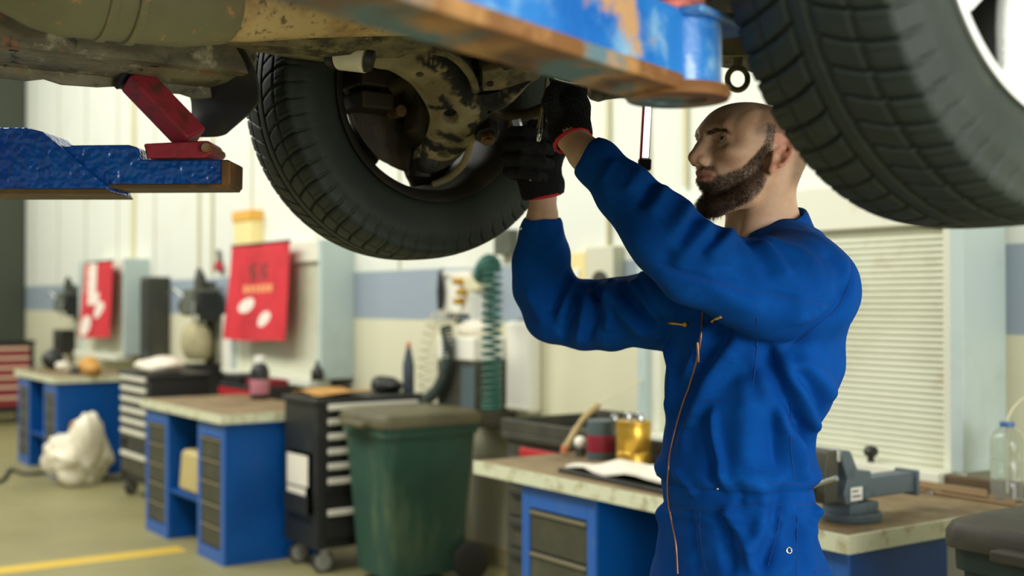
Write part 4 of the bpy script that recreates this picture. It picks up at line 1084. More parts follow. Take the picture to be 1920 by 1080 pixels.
# near sleeve
for pts, a, w_ in [
    ([(1330, 418), (1312, 440), (1288, 468), (1262, 500)], .007, .012), ([(1292, 384), (1276, 412), (1256, 440)], .008, .011), ([(1308, 402), (1292, 428), (1272, 456)], -.006, .008),
    ([(1372, 436), (1352, 455), (1322, 482)], .007, .012), ([(1352, 432), (1336, 452), (1310, 476)], -.006, .008), ([(1392, 440), (1420, 468), (1452, 520)], -.005, .012), ([(1425, 452), (1452, 480), (1476, 520)], .006, .013),
    ([(1405, 442), (1440, 452), (1500, 475), (1540, 520)], .005, .016), ([(1246, 352), (1236, 378), (1216, 402)], .005, .011), ([(1226, 340), (1214, 366), (1196, 388)], -.005, .009), ([(1200, 320), (1188, 344), (1172, 362)], .004, .010),
    ([(1150, 300), (1140, 322), (1122, 344)], .003, .008), ([(1236, 470), (1270, 490), (1330, 500), (1400, 505)], -.004, .014), ([(1228, 491), (1285, 514), (1401, 545), (1500, 562)], -.003, .006), ([(1330, 530), (1380, 560), (1440, 580)], .004, .02),
    ([(1470, 500), (1500, 560), (1500, 610)], .004, .02), ([(1545, 470), (1575, 510), (1580, 560)], -.005, .014), ([(1598, 480), (1594, 526), (1571, 576), (1536, 607), (1493, 645), (1465, 650)], -.006, .007),
    # trunk
    ([(1435, 652), (1450, 690), (1483, 756), (1517, 832), (1537, 862)], -.015, .012), ([(1462, 665), (1488, 720), (1516, 778), (1536, 812)], .013, .016), ([(1490, 668), (1524, 698), (1552, 738), (1562, 775)], .010, .018), ([(1478, 690), (1512, 720), (1536, 760), (1540, 800)], -.008, .010),
    ([(1425, 690), (1450, 750), (1478, 812), (1498, 880)], .008, .016), ([(1568, 770), (1556, 795), (1536, 818)], .016, .018), ([(1545, 820), (1538, 850), (1536, 880)], -.008, .012),
    ([(1362, 606), (1342, 645), (1304, 716), (1268, 790)], -.014, .017), ([(1392, 640), (1350, 690), (1306, 770), (1276, 850)], .011, .018), ([(1330, 606), (1312, 660), (1284, 722)], .009, .014), ([(1250, 640), (1262, 700), (1252, 780)], .006, .014),
    ([(1341, 765), (1344, 830), (1362, 914)], .008, .008), ([(1326, 770), (1328, 840), (1346, 914)], -.007, .010), ([(1457, 722), (1451, 800), (1463, 896)], -.009, .013), ([(1398, 700), (1400, 780), (1398, 880)], .006, .022), ([(1494, 800), (1500, 850), (1500, 900)], .007, .012),
    ([(1472, 905), (1452, 990), (1422, 1070)], -.010, .013), ([(1352, 955), (1372, 976), (1397, 1018), (1416, 1080)], .010, .011), ([(1340, 958), (1358, 1000), (1372, 1080)], -.007, .012), ([(1440, 960), (1420, 1010), (1405, 1040)], .007, .014),
    ([(1290, 955), (1296, 1010), (1310, 1080)], -.004, .012), ([(1500, 950), (1512, 1010), (1524, 1080)], .006, .018), ([(1520, 955), (1536, 972), (1536, 986)], .012, .012), ([(1275, 880), (1290, 905), (1300, 930)], .006, .012), ([(1380, 900), (1390, 930), (1380, 950)], -.004, .010), ([(1420, 905), (1432, 930), (1428, 950)], .005, .010),
    ([(1240, 690), (1250, 720), (1240, 760)], -.006, .012),
    # far sleeve
    ([(1093, 538), (1078, 573), (1062, 610), (1062, 655)], -.008, .009), ([(1106, 540), (1100, 590), (1080, 646)], .009, .011), ([(1122, 545), (1120, 580), (1100, 640)], -.007, .009), ([(1128, 556), (1143, 588), (1138, 620)], .009, .010), ([(1144, 545), (1172, 588), (1220, 632)], .010, .013),
    ([(1160, 538), (1196, 580), (1230, 612)], -.008, .010), ([(1180, 530), (1214, 560), (1240, 600)], .008, .012), ([(1140, 516), (1150, 545), (1140, 566)], .010, .013), ([(1108, 528), (1120, 560)], -.007, .010), ([(1072, 500), (1052, 548), (1034, 590)], -.005, .009), ([(1082, 515), (1066, 556), (1044, 606)], .006, .011),
    ([(1055, 430), (1040, 460), (1020, 480)], .003, .012), ([(985, 540), (1000, 575), (1024, 610)], .004, .014), ([(1200, 516), (1228, 540), (1246, 590)], .008, .013), ([(1235, 560), (1246, 620), (1242, 660)], -.008, .012)]:
    fold(pts, a, w_)
z_ = CV[:, 2]; cen = (np.abs(CV[:, 0]-.41) < .22)
belt = sst(z_, 1.030, 1.036)*sst(1.074-z_, 0, .006)*cen
disp += -.004*sst(z_, 1.024, 1.030)*sst(1.080-z_, 0, .006)*cen+.0035*belt
disp += .010*np.exp(-((z_-1.098)/.020)**2)*cen*(.6+.4*np.sin(CV[:, 0]*41+CV[:, 1]*33))+.005*np.exp(-((z_-1.008)/.014)**2)*cen*np.sin(CV[:, 0]*60+CV[:, 1]*47)
rng = np.random.default_rng(4)
for k in range(26):                                  # slack of the cloth
    kv = rng.normal(size=3)*rng.uniform(18, 60); disp += .00028*np.sin(CV @ kv+rng.uniform(0, 6))
CV2 = CV+CN*disp[:, None]*1.8
CV2 = laplace(CV2, CF, 2, .45)
cover = np_mesh('coverall', CV2-PBn, CF, M_cloth, man)
tree2 = bvh_of(CV2, CF)
def on_cloth(pts, off=0.0, per=6):
    return [Vector(p)-PB+(EYEc-Vector(p)).normalized()*off for p in path3(tree2, pts, per)]
def runs(P, gap=.03):
    out = [[P[0]]] if P else []
    for p in P[1:]:
        if (p-out[-1][-1]).length > gap: out.append([p])
        else: out[-1].append(p)
    return [r for r in out if len(r) > 1]
def stitch(name, m_, pts, r, off, per=6, flat=1.0):
    mb = MB()
    for q in runs(on_cloth(pts, off, per)): mb.tube(q, r, 6)
    if mb.v: return mb.build(name, m_, cover, smooth=60)
for pts in ([(1232, 494), (1285, 515), (1340, 530), (1401, 545), (1470, 558), (1551, 573)], [(1599, 484), (1594, 526), (1571, 576), (1536, 607), (1493, 643), (1470, 647)], [(1240, 914), (1300, 914), (1360, 912), (1450, 906), (1535, 908)],
            [(1238, 952), (1300, 953), (1360, 951), (1450, 946), (1535, 946)], [(1296, 742), (1330, 752), (1392, 744)], [(966, 470), (972, 540), (1000, 606)], [(1466, 950), (1456, 1000), (1440, 1060)], [(1495, 952), (1494, 1078)], [(1416, 560), (1420, 640), (1412, 720)], [(1312, 955), (1314, 1010), (1326, 1078)],
            [(1530, 1078), (1529, 1068), (1556, 1066)], [(1484, 756), (1482, 830), (1490, 900)]):
    stitch('seam', M_seamt, pts, .0007, .0001)
zp = [(1318, 585), (1312, 650), (1296, 714), (1282, 753), (1268, 800), (1257, 849), (1252, 907), (1254, 945), (1259, 974), (1268, 1022), (1271, 1076)]
stitch('zip', M_copper, zp, .0019, .0006)
q = cast(tree2, 1309, 655)
if q is not None:
    q = Vector(q)-PB; mb = MB(); mb.tube([q+Vector((-.002, -.006, .012)), q+Vector((-.001, -.008, -.006)), q+Vector((0, -.006, -.022))], [.0026, .0024, .0020], 8); mb.build('zip_puller', M_copper, cover, smooth=60)
stitch('pocket_zip', M_brass, [(1253, 605), (1265, 606), (1288, 609)], .0028, .001, 4)
stitch('pocket_zip', M_brass, [(1334, 604), (1342, 598), (1352, 594)], .0028, .001, 4)
q = cast(tree2, 1287, 608)
if q is not None: mb = MB(); mb.ball(Vector(q)-PB+Vector((-.002, -.004, 0)), (.0055, .0035, .0055)); mb.build('pocket_zip_puller', M_brass, cover)
def disc_on(px, py, r1, r2, name, m_, n=24):
    q = cast(tree2, px, py)
    if q is None: return
    k = tree2.find_nearest(Vector(q)); nn = Vector(k[1]); c = Vector(q)-PB+nn*.0008
    u = nn.orthogonal().normalized(); v = nn.cross(u); mb = MB()
    if r2: mb.tube([c+(u*math.cos(a)+v*math.sin(a))*r1 for a in [2*PI*i/n for i in range(n+1)]], r2, 8)
    else: mb.ball(c, (r1, r1*.7, r1))
    mb.build(name, m_, cover)
disc_on(1479, 1032, .0048, .0014, 'eyelet', M_nickel)
disc_on(978, 428, .0042, 0, 'snap_button', M_nickel)
disc_on(1346, 916, .0022, 0, 'rivet', M_nickel)
# turned-up collar around the back of the neck
bk = np.array((math.cos(T38), math.sin(T38), 0)); sd_ = np.array((-bk[1], bk[0], 0)); cc = np.array((.458, 2.182, 0)); rows = []
for k in range(41):
    a = math.radians(-128+256*k/40); h = .5+.5*math.cos(a); zt = 1.516+.060*h; zb = 1.476+.030*h
    dr = bk*math.cos(a)+sd_*math.sin(a); wob = .0035*math.sin(a*5.2)+.003*math.sin(a*2.3+1)
    P = [(.066, zb-.012), (.068, zt-.014), (.071, zt-.003), (.0745, zt), (.079, zt-.004), (.086+wob, zt-.026), (.094+wob, zt-.044-.004*math.sin(a*3)), (.0965+wob, zt-.050), (.092+wob, zt-.050)]
    rows.append([Vector(cc+dr*r*np.array((1, 1, 0))+np.array((0, 0, z)))-PB for r, z in P])
mb = MB(); mb.sheet(rows, .0018); mb.build('collar', M_cloth, cover, smooth=70, sub=1)

# ---- gloves
def glove(name, label, chains, palm_c, palm_n, cuff_c, cuff_to, cuffr, trim_c, trim_r, flatx, palms):
    allp = np.array([p for P, R, k, fl in chains+palms for p in P]); lo = allp.min(0)-.055; hi = allp.max(0)+.055
    G = Field(np.arange(lo[0], hi[0], .0021), np.arange(lo[1], hi[1], .0021), np.arange(lo[2], hi[2], .0021))
    for P, R, k, fl in palms: G.chain([np.array(p) for p in P], R, k, 'u', fl)
    for P, R, k, fl in chains: G.chain([np.array(p) for p in P], R, k, 'u', fl)
    open_end(G, cuff_c, cuff_to, cuffr, .012)
    V_, F_ = G.mesh(); V_ = laplace(V_, F_, 2, .5)
    ax = (cuff_to-cuff_c)/np.linalg.norm(cuff_to-cuff_c)
    al = (V_-cuff_c) @ ax; N_ = vnormals(V_, F_)
    u = np.cross(ax, [0, .3, 1.0]); u /= np.linalg.norm(u); v = np.cross(ax, u); an = np.arctan2((V_-cuff_c) @ u, (V_-cuff_c) @ v)
    rib = np.sin(an*30)*.0007*sst(al, -.052, -.040)*sst(-al, .004, .012)                      # ribbed knit wrist
    V_ = V_+N_*rib[:, None]
    o = np_mesh(name, V_-PBn, F_, M_glove, man); o['label'] = label
    set_attr(o, 'palm', np.clip(((N_ @ palm_n)-.15)*3, 0, 1)*sst(-al, .040, .052))
    tb = np.array(trim_c); mb = MB(); Q = []
    for i in range(49):
        a = 2*PI*i/48; Q.append(Vector(tb+(u*math.sin(a)*flatx[0]+v*math.cos(a)*flatx[1])*trim_r*(1+.02*math.sin(a*13)))-PB)
    mb.tube(Q, .0034, 8); mb.build('cuff_trim', M_redtrim, o, smooth=70)
    return o
p = cp
lc = p(1074, 266, 2.06); 
glove('glove', 'left glove', [
    ([p(1049, 176, 2.085), p(1040, 148, 2.085), p(1030, 124, 2.10), p(1022, 110, 2.12)], [.0125, .0120, .0112, .0100], .006, None),
    ([p(1063, 168, 2.095), p(1056, 136, 2.09), p(1042, 114, 2.105), p(1032, 104, 2.125)], [.0125, .0122, .0115, .0100], .005, None),
    ([p(1078, 168, 2.105), p(1074, 138, 2.10), p(1058, 118, 2.11), p(1046, 110, 2.13)], [.0122, .0118, .0110, .0098], .005, None),
    ([p(1090, 176, 2.115), p(1090, 150, 2.115), p(1078, 130, 2.12), p(1066, 122, 2.135)], [.0112, .0106, .0098, .0088], .005, None),
    ([p(1056, 236, 2.075), p(1040, 214, 2.062), p(1031, 193, 2.060), p(1034, 172, 2.066)], [.0165, .0145, .0135, .0115], .008, None)],
    None, np.array((-.25, -.95, .1)), lc, lc+(lc-p(1062, 236, 2.075)), .0275, p(1073, 264, 2.06), .0315, (1, 1),
    [([lc, p(1069, 246, 2.07), p(1068, 226, 2.08), p(1070, 202, 2.09), p(1069, 178, 2.10)], [.0305, .0295, .0270, .0275, .0225], .012, ((.95, -.3, 0), 1.18))])
rc = p(1019, 369, 2.335)
glove('glove', 'right glove curled in a fist', [
    ([p(968, 252, 2.335), p(962, 250, 2.295), p(986, 248, 2.272), p(1010, 250, 2.272), p(1022, 254, 2.285)], [.0135, .0135, .0130, .0122, .0105], .004, None),
    ([p(962, 276, 2.335), p(957, 272, 2.287), p(985, 272, 2.262), p(1016, 277, 2.262), p(1031, 281, 2.278)], [.0140, .0140, .0135, .0128, .0110], .004, None),
    ([p(960, 302, 2.335), p(952, 297, 2.290), p(980, 298, 2.264), p(1014, 304, 2.264), p(1030, 307, 2.280)], [.0138, .0138, .0135, .0125, .0108], .004, None),
    ([p(964, 326, 2.335), p(955, 320, 2.298), p(978, 322, 2.274), p(1006, 328, 2.274), p(1020, 332, 2.288)], [.0128, .0128, .0120, .0110, .0096], .004, None),
    ([p(1036, 318, 2.33), p(1046, 284, 2.315), p(1036, 256, 2.300), p(1016, 240, 2.290), p(998, 234, 2.290)], [.0165, .0150, .0140, .0130, .0110], .008, None)],
    None, np.array((-.75, .1, -.65)), rc, rc+(rc-p(1014, 340, 2.33)), .0285, p(1020, 367, 2.335), .0325, (1, 1),
    [([rc, p(1017, 350, 2.335), p(1008, 326, 2.338), p(998, 296, 2.342), p(992, 264, 2.345)], [.0315, .0310, .0290, .0270, .0230], .012, ((.93, .1, .35), 1.32))])
for ft in (footL, footR):
    mb = MB(); f0 = Vector(ft)-PB; q = Vector((-.15, -.085, 0))
    mb.tube([f0+Vector((.06, .034, -.045)), f0+Vector((0, 0, -.04)), f0+q*.5+Vector((0, 0, -.045)), f0+q*1.05+Vector((0, 0, -.052)), f0+q*1.25+Vector((0, 0, -.06))], [.040, .05, .048, .042, .018], 16)
    mb.tube([f0+Vector((0, 0, -.05)), f0+Vector((.01, 0, .10))], [.05, .056], 16); mb.build('boot', M_boot, man, smooth=60)

# ---- what he holds
wq = c2w(cp(1022, 190, 2.075)); spn = thing('spanner', 'polished steel combination spanner upright in the mechanic\'s gloved hand', 'spanner', wq, PHI)
wb_ = cp(1022, 190, 2.075)
def wl(px, py, d): return Vector(cp(px, py, d)-wb_)
mb = MB(); mb.tube([wl(1034, 134, 2.088), wl(1029, 146, 2.083), wl(1025, 175, 2.078), wl(1017, 215, 2.074), wl(1013, 242, 2.074)], [.0042, .0046, .0044, .0046, .006], 10, flat=1.5); mb.build('shaft', M_steel, spn, smooth=60)
mb = MB(); t = (wl(1013, 242, 2.074)-wl(1017, 215, 2.074)).normalized(); c = wl(1011, 252, 2.075)
mb.tube([c+(t*math.cos(a)+Vector((0, 1, 0))*math.sin(a))*.009 for a in [2*PI*i/20 for i in range(21)]], .0042, 8); mb.build('ring_end', M_steel, spn, smooth=60)
mb = MB(); c = wl(1037, 126, 2.09); mb.tube([c+Vector((-.012, 0, .012)), c+Vector((-.004, 0, -.002)), c+Vector((.006, 0, .0)), c+Vector((.012, 0, .014))], .0045, 8); mb.build('open_jaw', M_steel, spn, smooth=60)
rq_ = cp(968, 236, 2.298); rat = thing('ratchet', 'shiny hexagonal tool end poking above the curled fist', 'ratchet', c2w(rq_), PHI)
mb = MB(); e0, e1 = Vector(cp(966, 224, 2.298)-rq_), Vector(cp(972, 252, 2.30)-rq_); mb.tube([e0, e1], .0115, 6); mb.build('socket', M_steel, rat, bevel=.0015)
mb = MB(); mb.tube([e1, Vector(cp(1000, 338, 2.30)-rq_)], .009, 12); mb.build('handle', M_steel, rat)

# ---- lit inspection lamp hanging from the underside
lq = cp(1211, 240, 2.32); lamp = thing('inspection_lamp', 'slim lit inspection lamp with red edge and black end cap hanging under the car', 'inspection lamp', c2w(lq), PHI)
def ll(px, py): return Vector(cp(px, py, 2.32)-lq)
top, bot = ll(1219, 120), ll(1209, 300); axl = (bot-top).normalized(); rt = Vector((1, 0, 0)); rt = (rt-axl*rt.dot(axl)).normalized(); fw = axl.cross(rt)
if fw.y > 0: fw = -fw
def bar(mb, a, b, x0, x1, y0, y1):
    vs = []
    for q in (a, b):
        for (s_, t_) in ((x0, y0), (x1, y0), (x1, y1), (x0, y1)): vs.append(q+rt*s_+fw*t_)
    mb.add(vs, [(0, 1, 2, 3), (7, 6, 5, 4), (0, 4, 5, 1), (1, 5, 6, 2), (2, 6, 7, 3), (3, 7, 4, 0)])
mb = MB(); bar(mb, top, bot, -.0085, .0085, -.010, .004); mb.build('housing', mat('dark_blue_grey_case', (70, 82, 90), .4), lamp, bevel=.002)
mb = MB(); bar(mb, top, bot-axl*.004, -.0055, .0062, .004, .0062); mb.build('light_strip', mat('lit_led_strip', (255, 255, 255), .4, emit=((255, 255, 250), 2.6)), lamp, bevel=.001)
mb = MB(); bar(mb, top, bot, -.0105, -.0058, -.004, .0066); mb.build('red_edge', mat('lamp_red_trim', (206, 52, 58), .4), lamp, bevel=.001)
mb = MB(); bar(mb, bot-axl*.002, bot+axl*.020, -.0125, .0125, -.011, .010); mb.build('end_cap', mat('lamp_black_cap', (24, 26, 28), .5), lamp, bevel=.003)
mb = MB(); mb.tube([top, top-axl*.04, top-axl*.05+rt*.01, top-axl*.04+rt*.016], .003, 8); mb.build('hook', M_steel, lamp)
# ------------------------------------------------------------------ benches and clutter along the wall
M_blue = mat('cabinet_blue', (0, 72, 140), .42, layers=[((0, 60, 122), 2, .45, .7, 5), ((50, 80, 112), 12, .66, .8, 6)], spec=.3)
M_bluef = mat('cabinet_frame_blue', (36, 90, 164), .4, layers=[((60, 100, 152), 8, .6, .8, 6)])
M_drawer = mat('drawer_olive_black', (62, 62, 48), .5, layers=[((84, 82, 62), 6, .5, .8, 6)])
M_dlip = mat('drawer_lip', (112, 106, 82), .5)
M_top = mat('worn_bench_top', (132, 112, 78), .6, layers=[((98, 82, 56), 5, .42, .66, 8), ((160, 142, 104), 11, .58, .8, 8)])
M_edge = mat('chipped_bench_edge', (206, 208, 176), .5, layers=[((160, 148, 104), 18, .5, .7, 8), ((90, 72, 44), 9, .66, .78, 8)])
M_blk = mat('black_enamel', (34, 35, 32), .45, layers=[((62, 62, 54), 5, .6, .85, 6)])
M_blk2 = mat('dark_tool_cabinet', (58, 58, 48), .5, layers=[((84, 80, 62), 6, .5, .8, 7)])
M_alu = mat('pale_drawer_bar', (214, 210, 192), .4)
M_red = mat('tool_red', (176, 34, 44), .45)
M_green = mat('bin_green_plastic', (42, 76, 62), .5, layers=[((96, 110, 80), 2.6, .54, .74, 6, (2.2, 2.2, .55)), ((36, 66, 58), 5, .5, .8, 5)])
M_lid = mat('bin_lid_plastic', (92, 86, 58), .55, layers=[((64, 64, 48), 5, .45, .7, 6)])
M_ldark = mat('dark_bin_lid', (58, 54, 42), .5, layers=[((84, 76, 54), 6, .5, .8, 6)])
M_rub = mat('caster_rubber', (38, 38, 36), .6)
M_cast = mat('caster_zinc', (150, 152, 146), .35, metal=.6)
M_paper = mat('paper', (226, 220, 204), .8, layers=[((206, 196, 176), 9, .55, .8, 5)])
M_rag = mat('white_rag', (222, 214, 194), .9, layers=[((170, 156, 124), 14, .55, .75, 6)], bump=(60, .002))
M_bag = mat('white_plastic_bag', (226, 218, 192), .4, layers=[((190, 176, 140), 8, .55, .8, 5)])
M_card = mat('oily_cardboard', (190, 140, 66), .7, layers=[((116, 78, 38), 6, .5, .7, 6)])
M_beige = mat('beige_plastic', (186, 170, 112), .5, layers=[((160, 132, 72), 8, .55, .8, 5)])
M_gold = mat('brass_tin', (206, 164, 66), .3, metal=.75, layers=[((170, 126, 44), 14, .5, .75, 4)])
M_tin = mat('blue_grey_tin', (78, 92, 94), .45)
M_darkred = mat('dark_red_label', (128, 24, 40), .5)
M_hose_g = mat('green_air_hose', (40, 92, 78), .4)
M_hose_c = mat('cream_air_hose', (206, 200, 166), .45)
M_hose_d = mat('dark_hose', (54, 66, 56), .5)
M_mach = mat('machine_grey_green', (84, 88, 74), .5, layers=[((56, 58, 48), 7, .5, .75, 6)])
M_vise = mat('vise_hammered_blue_grey', (84, 98, 104), .45, layers=[((60, 70, 72), 14, .5, .75, 6)], bump=(50, .001))
M_label = mat('white_label', (226, 224, 214), .5)
M_wbox = mat('white_board', (230, 228, 212), .45)
M_ytop = mat('ochre_box_lid', (222, 168, 70), .5)
M_ycr = mat('pale_yellow_box', (232, 214, 150), .5)
M_pipec = mat('painted_conduit', (206, 200, 164), .5)
M_wood = mat('dark_oily_wood', (96, 78, 54), .7, layers=[((84, 66, 42), 5, .45, .7, 8, (.4, 3, 3))])
M_rod = mat('rusty_rod', (128, 104, 70), .5, metal=.3)

def wp(px, py, Y):
    """photo point on the upright plane at distance Y towards the bench wall"""
    d0 = at(px, py, 1.0)-EYE; t = Y/d0.y
    return EYE+d0*t
def wz(px, py, z):
    d0 = at(px, py, 1.0)-EYE; t = (z-CAMH)/d0.z
    return EYE+d0*t

def cabinet(root, x0, x1, y0, y1, z1, n, handle_gap=.0):
    m = MB(); t = .018
    m.box(x0, x0+t, y0+.01, y1, .0, z1).box(x1-t, x1, y0+.01, y1, 0, z1).box(x0+t, x1-t, y1-t, y1, 0, z1).box(x0+t, x1-t, y0+.02, y1-t, .06, .08).box(x0+t, x1-t, y0+.02, y1-t, z1-.02, z1)
    b = m.build('cabinet', M_blue, root, bevel=.003)
    m = MB(); m.box(x0, x0+.045, y0, y0+.012, 0, z1).box(x1-.045, x1, y0, y0+.012, 0, z1).box(x0+.045, x1-.045, y0, y0+.012, z1-.085, z1).box(x0+.045, x1-.045, y0, y0+.012, 0, .07)
    m.build('front_frame', M_bluef, b, bevel=.002)
    zb, zt = .075, z1-.09; h = (zt-zb)/n
    for k in range(n):
        m = MB(); m.box(x0+.048, x1-.048, y0+.004, y0+.02, zb+k*h+.004, zb+(k+1)*h-.016); m.box(x0+.055, x1-.055, y0+.02, y1-.04, zb+k*h+.006, zb+(k+1)*h-.05)
        d_ = m.build('drawer', M_drawer, root, bevel=.002)
        m = MB(); m.box(x0+.05, x1-.05, y0-.004, y0+.012, zb+(k+1)*h-.016, zb+(k+1)*h-.004); m.build('drawer_lip', M_dlip, d_, bevel=.002)
def make_bench(name, label, loc, W, D, Z, cabs, poly=None, shelf=None):
    r = thing(name, label, 'workbench', loc, 0, 'blue workbenches along the wall')
    m = MB(); m.prism(poly or [(0, 0), (W, 0), (W, D), (0, D)], Z-.045, Z); tp = m.build('bench_top', M_top, r, bevel=.004)
    P = poly or [(0, 0), (W, 0), (W, D), (0, D)]
    m = MB(); m.box(0, W, -.006, 0.0, Z-.047, Z+.001).box(W, W+.006, -.006, max(p[1] for p in P), Z-.047, Z+.001); m.build('edge_band', M_edge, tp, smooth=0)
    for (x0, x1, n) in cabs: cabinet(r, x0, x1, .02, D-.06, Z-.045, n)
    xs = sorted(cabs)
    m = MB(); m.box(xs[0][1], xs[-1][0], D-.10, D-.08, .02, Z-.06); m.build('back_panel', M_blue, r, bevel=.002)
    if shelf: m = MB(); m.box(xs[0][1], xs[-1][0], .03, D-.10, shelf-.02, shelf); m.build('shelf', M_blue, r, bevel=.003)
    return r
bench = make_bench('workbench', 'blue two-pedestal workbench with a beige container on its middle shelf', (-7.40, 2.34, 0), 1.34, .66, .80, [(.03, .43, 5), (.93, 1.32, 5)], shelf=.30)
make_bench('workbench', 'blue workbench with the vise and folded papers, behind the mechanic', (-3.80, 2.46, 0), 1.76, .50, .80, [(.28, .70, 4), (1.34, 1.74, 4)],
           poly=[(0, 0), (1.76, 0), (1.76, .86), (.80, .86), (.80, .50), (0, .50)])
dup(bench, (-11.17, 2.42, 0), label='farthest blue workbench, with the white rubbish bag against its end', group='blue workbenches along the wall')

def caster(root, x, y, z1, r=.05, swing=.4):
    m = MB(); m.M = Matrix.Translation((x, y, 0)) @ rotz(swing)
    m.tube([(-.014, 0, r), (.014, 0, r)], r, 20)
    c = m.build('caster_wheel', M_rub, root, bevel=.004)
    m = MB(); m.M = Matrix.Translation((x, y, 0)) @ rotz(swing); m.tube([(-.016, 0, r), (.016, 0, r)], r*.78, 20); m.build('caster_hub', M_cast, c, bevel=.003)
    m = MB(); m.M = Matrix.Translation((x, y, 0)) @ rotz(swing)
    m.box(-.022, -.017, -.02, .02, r*.9, z1).box(.017, .022, -.02, .02, r*.9, z1).box(-.025, .025, -.03, .03, z1-.006, z1).tube([(-.026, 0, r), (.026, 0, r)], .014, 12)
    m.build('caster_fork', M_cast, c)
def tool_cart(name, label, loc, rz, body, front, bars, rows, W=.66, D=.42, Z=.90, sw=.5):
    r = thing(name, label, 'tool cart', loc, rz, 'rolling tool carts')
    m = MB(); m.box(-W/2, W/2, -D/2+.015, D/2, .13, Z-.03); m.box(-W/2, -W/2+.05, -D/2, -D/2+.02, .13, Z-.03).box(W/2-.05, W/2, -D/2, -D/2+.02, .13, Z-.03)
    b = m.build('body', body, r, bevel=.004)
    m = MB(); m.box(-W/2-.015, W/2+.015, -D/2-.015, D/2+.015, Z-.03, Z); m.build('tray_top', body, r, bevel=.006)
    for k, (z, h) in enumerate(rows):
        m = MB(); m.box(-W/2+.052, W/2-.052, -D/2-.004, -D/2+.014, z-h+.024, z+.028); d_ = m.build('drawer', front, r, bevel=.002)
        m = MB(); m.box(-W/2+.055, W/2-.055, -D/2-.022, -D/2-.004, z-.014, z+.018); m.build('drawer_bar', bars, d_, bevel=.005)
    for (x, y) in ((-W/2+.06, -D/2+.06), (W/2-.06, -D/2+.06), (-W/2+.06, D/2-.06), (W/2-.06, D/2-.06)): caster(r, x, y, .13, .058, sw)
    return r
ROWS = [(.855, .075), (.780, .075), (.705, .075), (.628, .078), (.552, .076), (.476, .076), (.315, .155)]
cartA = tool_cart('tool_cart', 'black tool cart with seven pale drawer bars beside the green bin', (-5.80, 2.99, 0), PI/2, M_blk, M_blk, M_alu, ROWS, .64, .40, .90, PI/2-.15)
m = MB(); m.box(-.320, -.312, -.15, .13, .30, .62).box(-.350, -.320, -.15, .13, .30, .305).box(-.353, -.348, -.15, .13, .30, .40); m.build('document_rack', M_blk, cartA, bevel=.002)
tool_cart('tool_cart', 'black tool cart with pale drawers and white rag on top, behind the bench', (-8.46, 2.84, 0), 0, M_blk, M_drawer, M_alu, ROWS)
tool_cart('tool_cart', 'red drawer tool cart far away by the end wall', (-14.75, 2.95, 0), PI/2, M_blk, mat('cart_drawer_red', (140, 44, 54), .45), mat('cart_bar_pale', (214, 190, 160), .4), [(.86, .1), (.75, .11), (.64, .11), (.53, .11), (.42, .11), (.30, .12)], .8, .5, .95)
# sheets in the rack of the cart
def place(name, label, cat, loc, rz=0, group=None): return thing(name, label, cat, loc, rz, group)
q = Vector((-5.80, 2.66, .48))
for k, (dz, s_) in enumerate(((.12, 1), (-.10, .9))):
    r = place('paper_sheet', ['upper white paper sheet in the rack on the black cart', 'lower white paper sheet in the rack on the black cart'][k], 'paper', (q.x-.01, 2.655-.006*k, (.44, .31)[k]), 0, 'papers in the cart rack')
    m = MB(); m.sheet([[(x, .003*math.sin(x*14+k), z) for x in (-.12*s_, -.05, .05, .12*s_)] for z in (0, .06, .10, .16 if k == 0 else .12)], .003); m.build('sheet', M_paper, r, smooth=60)

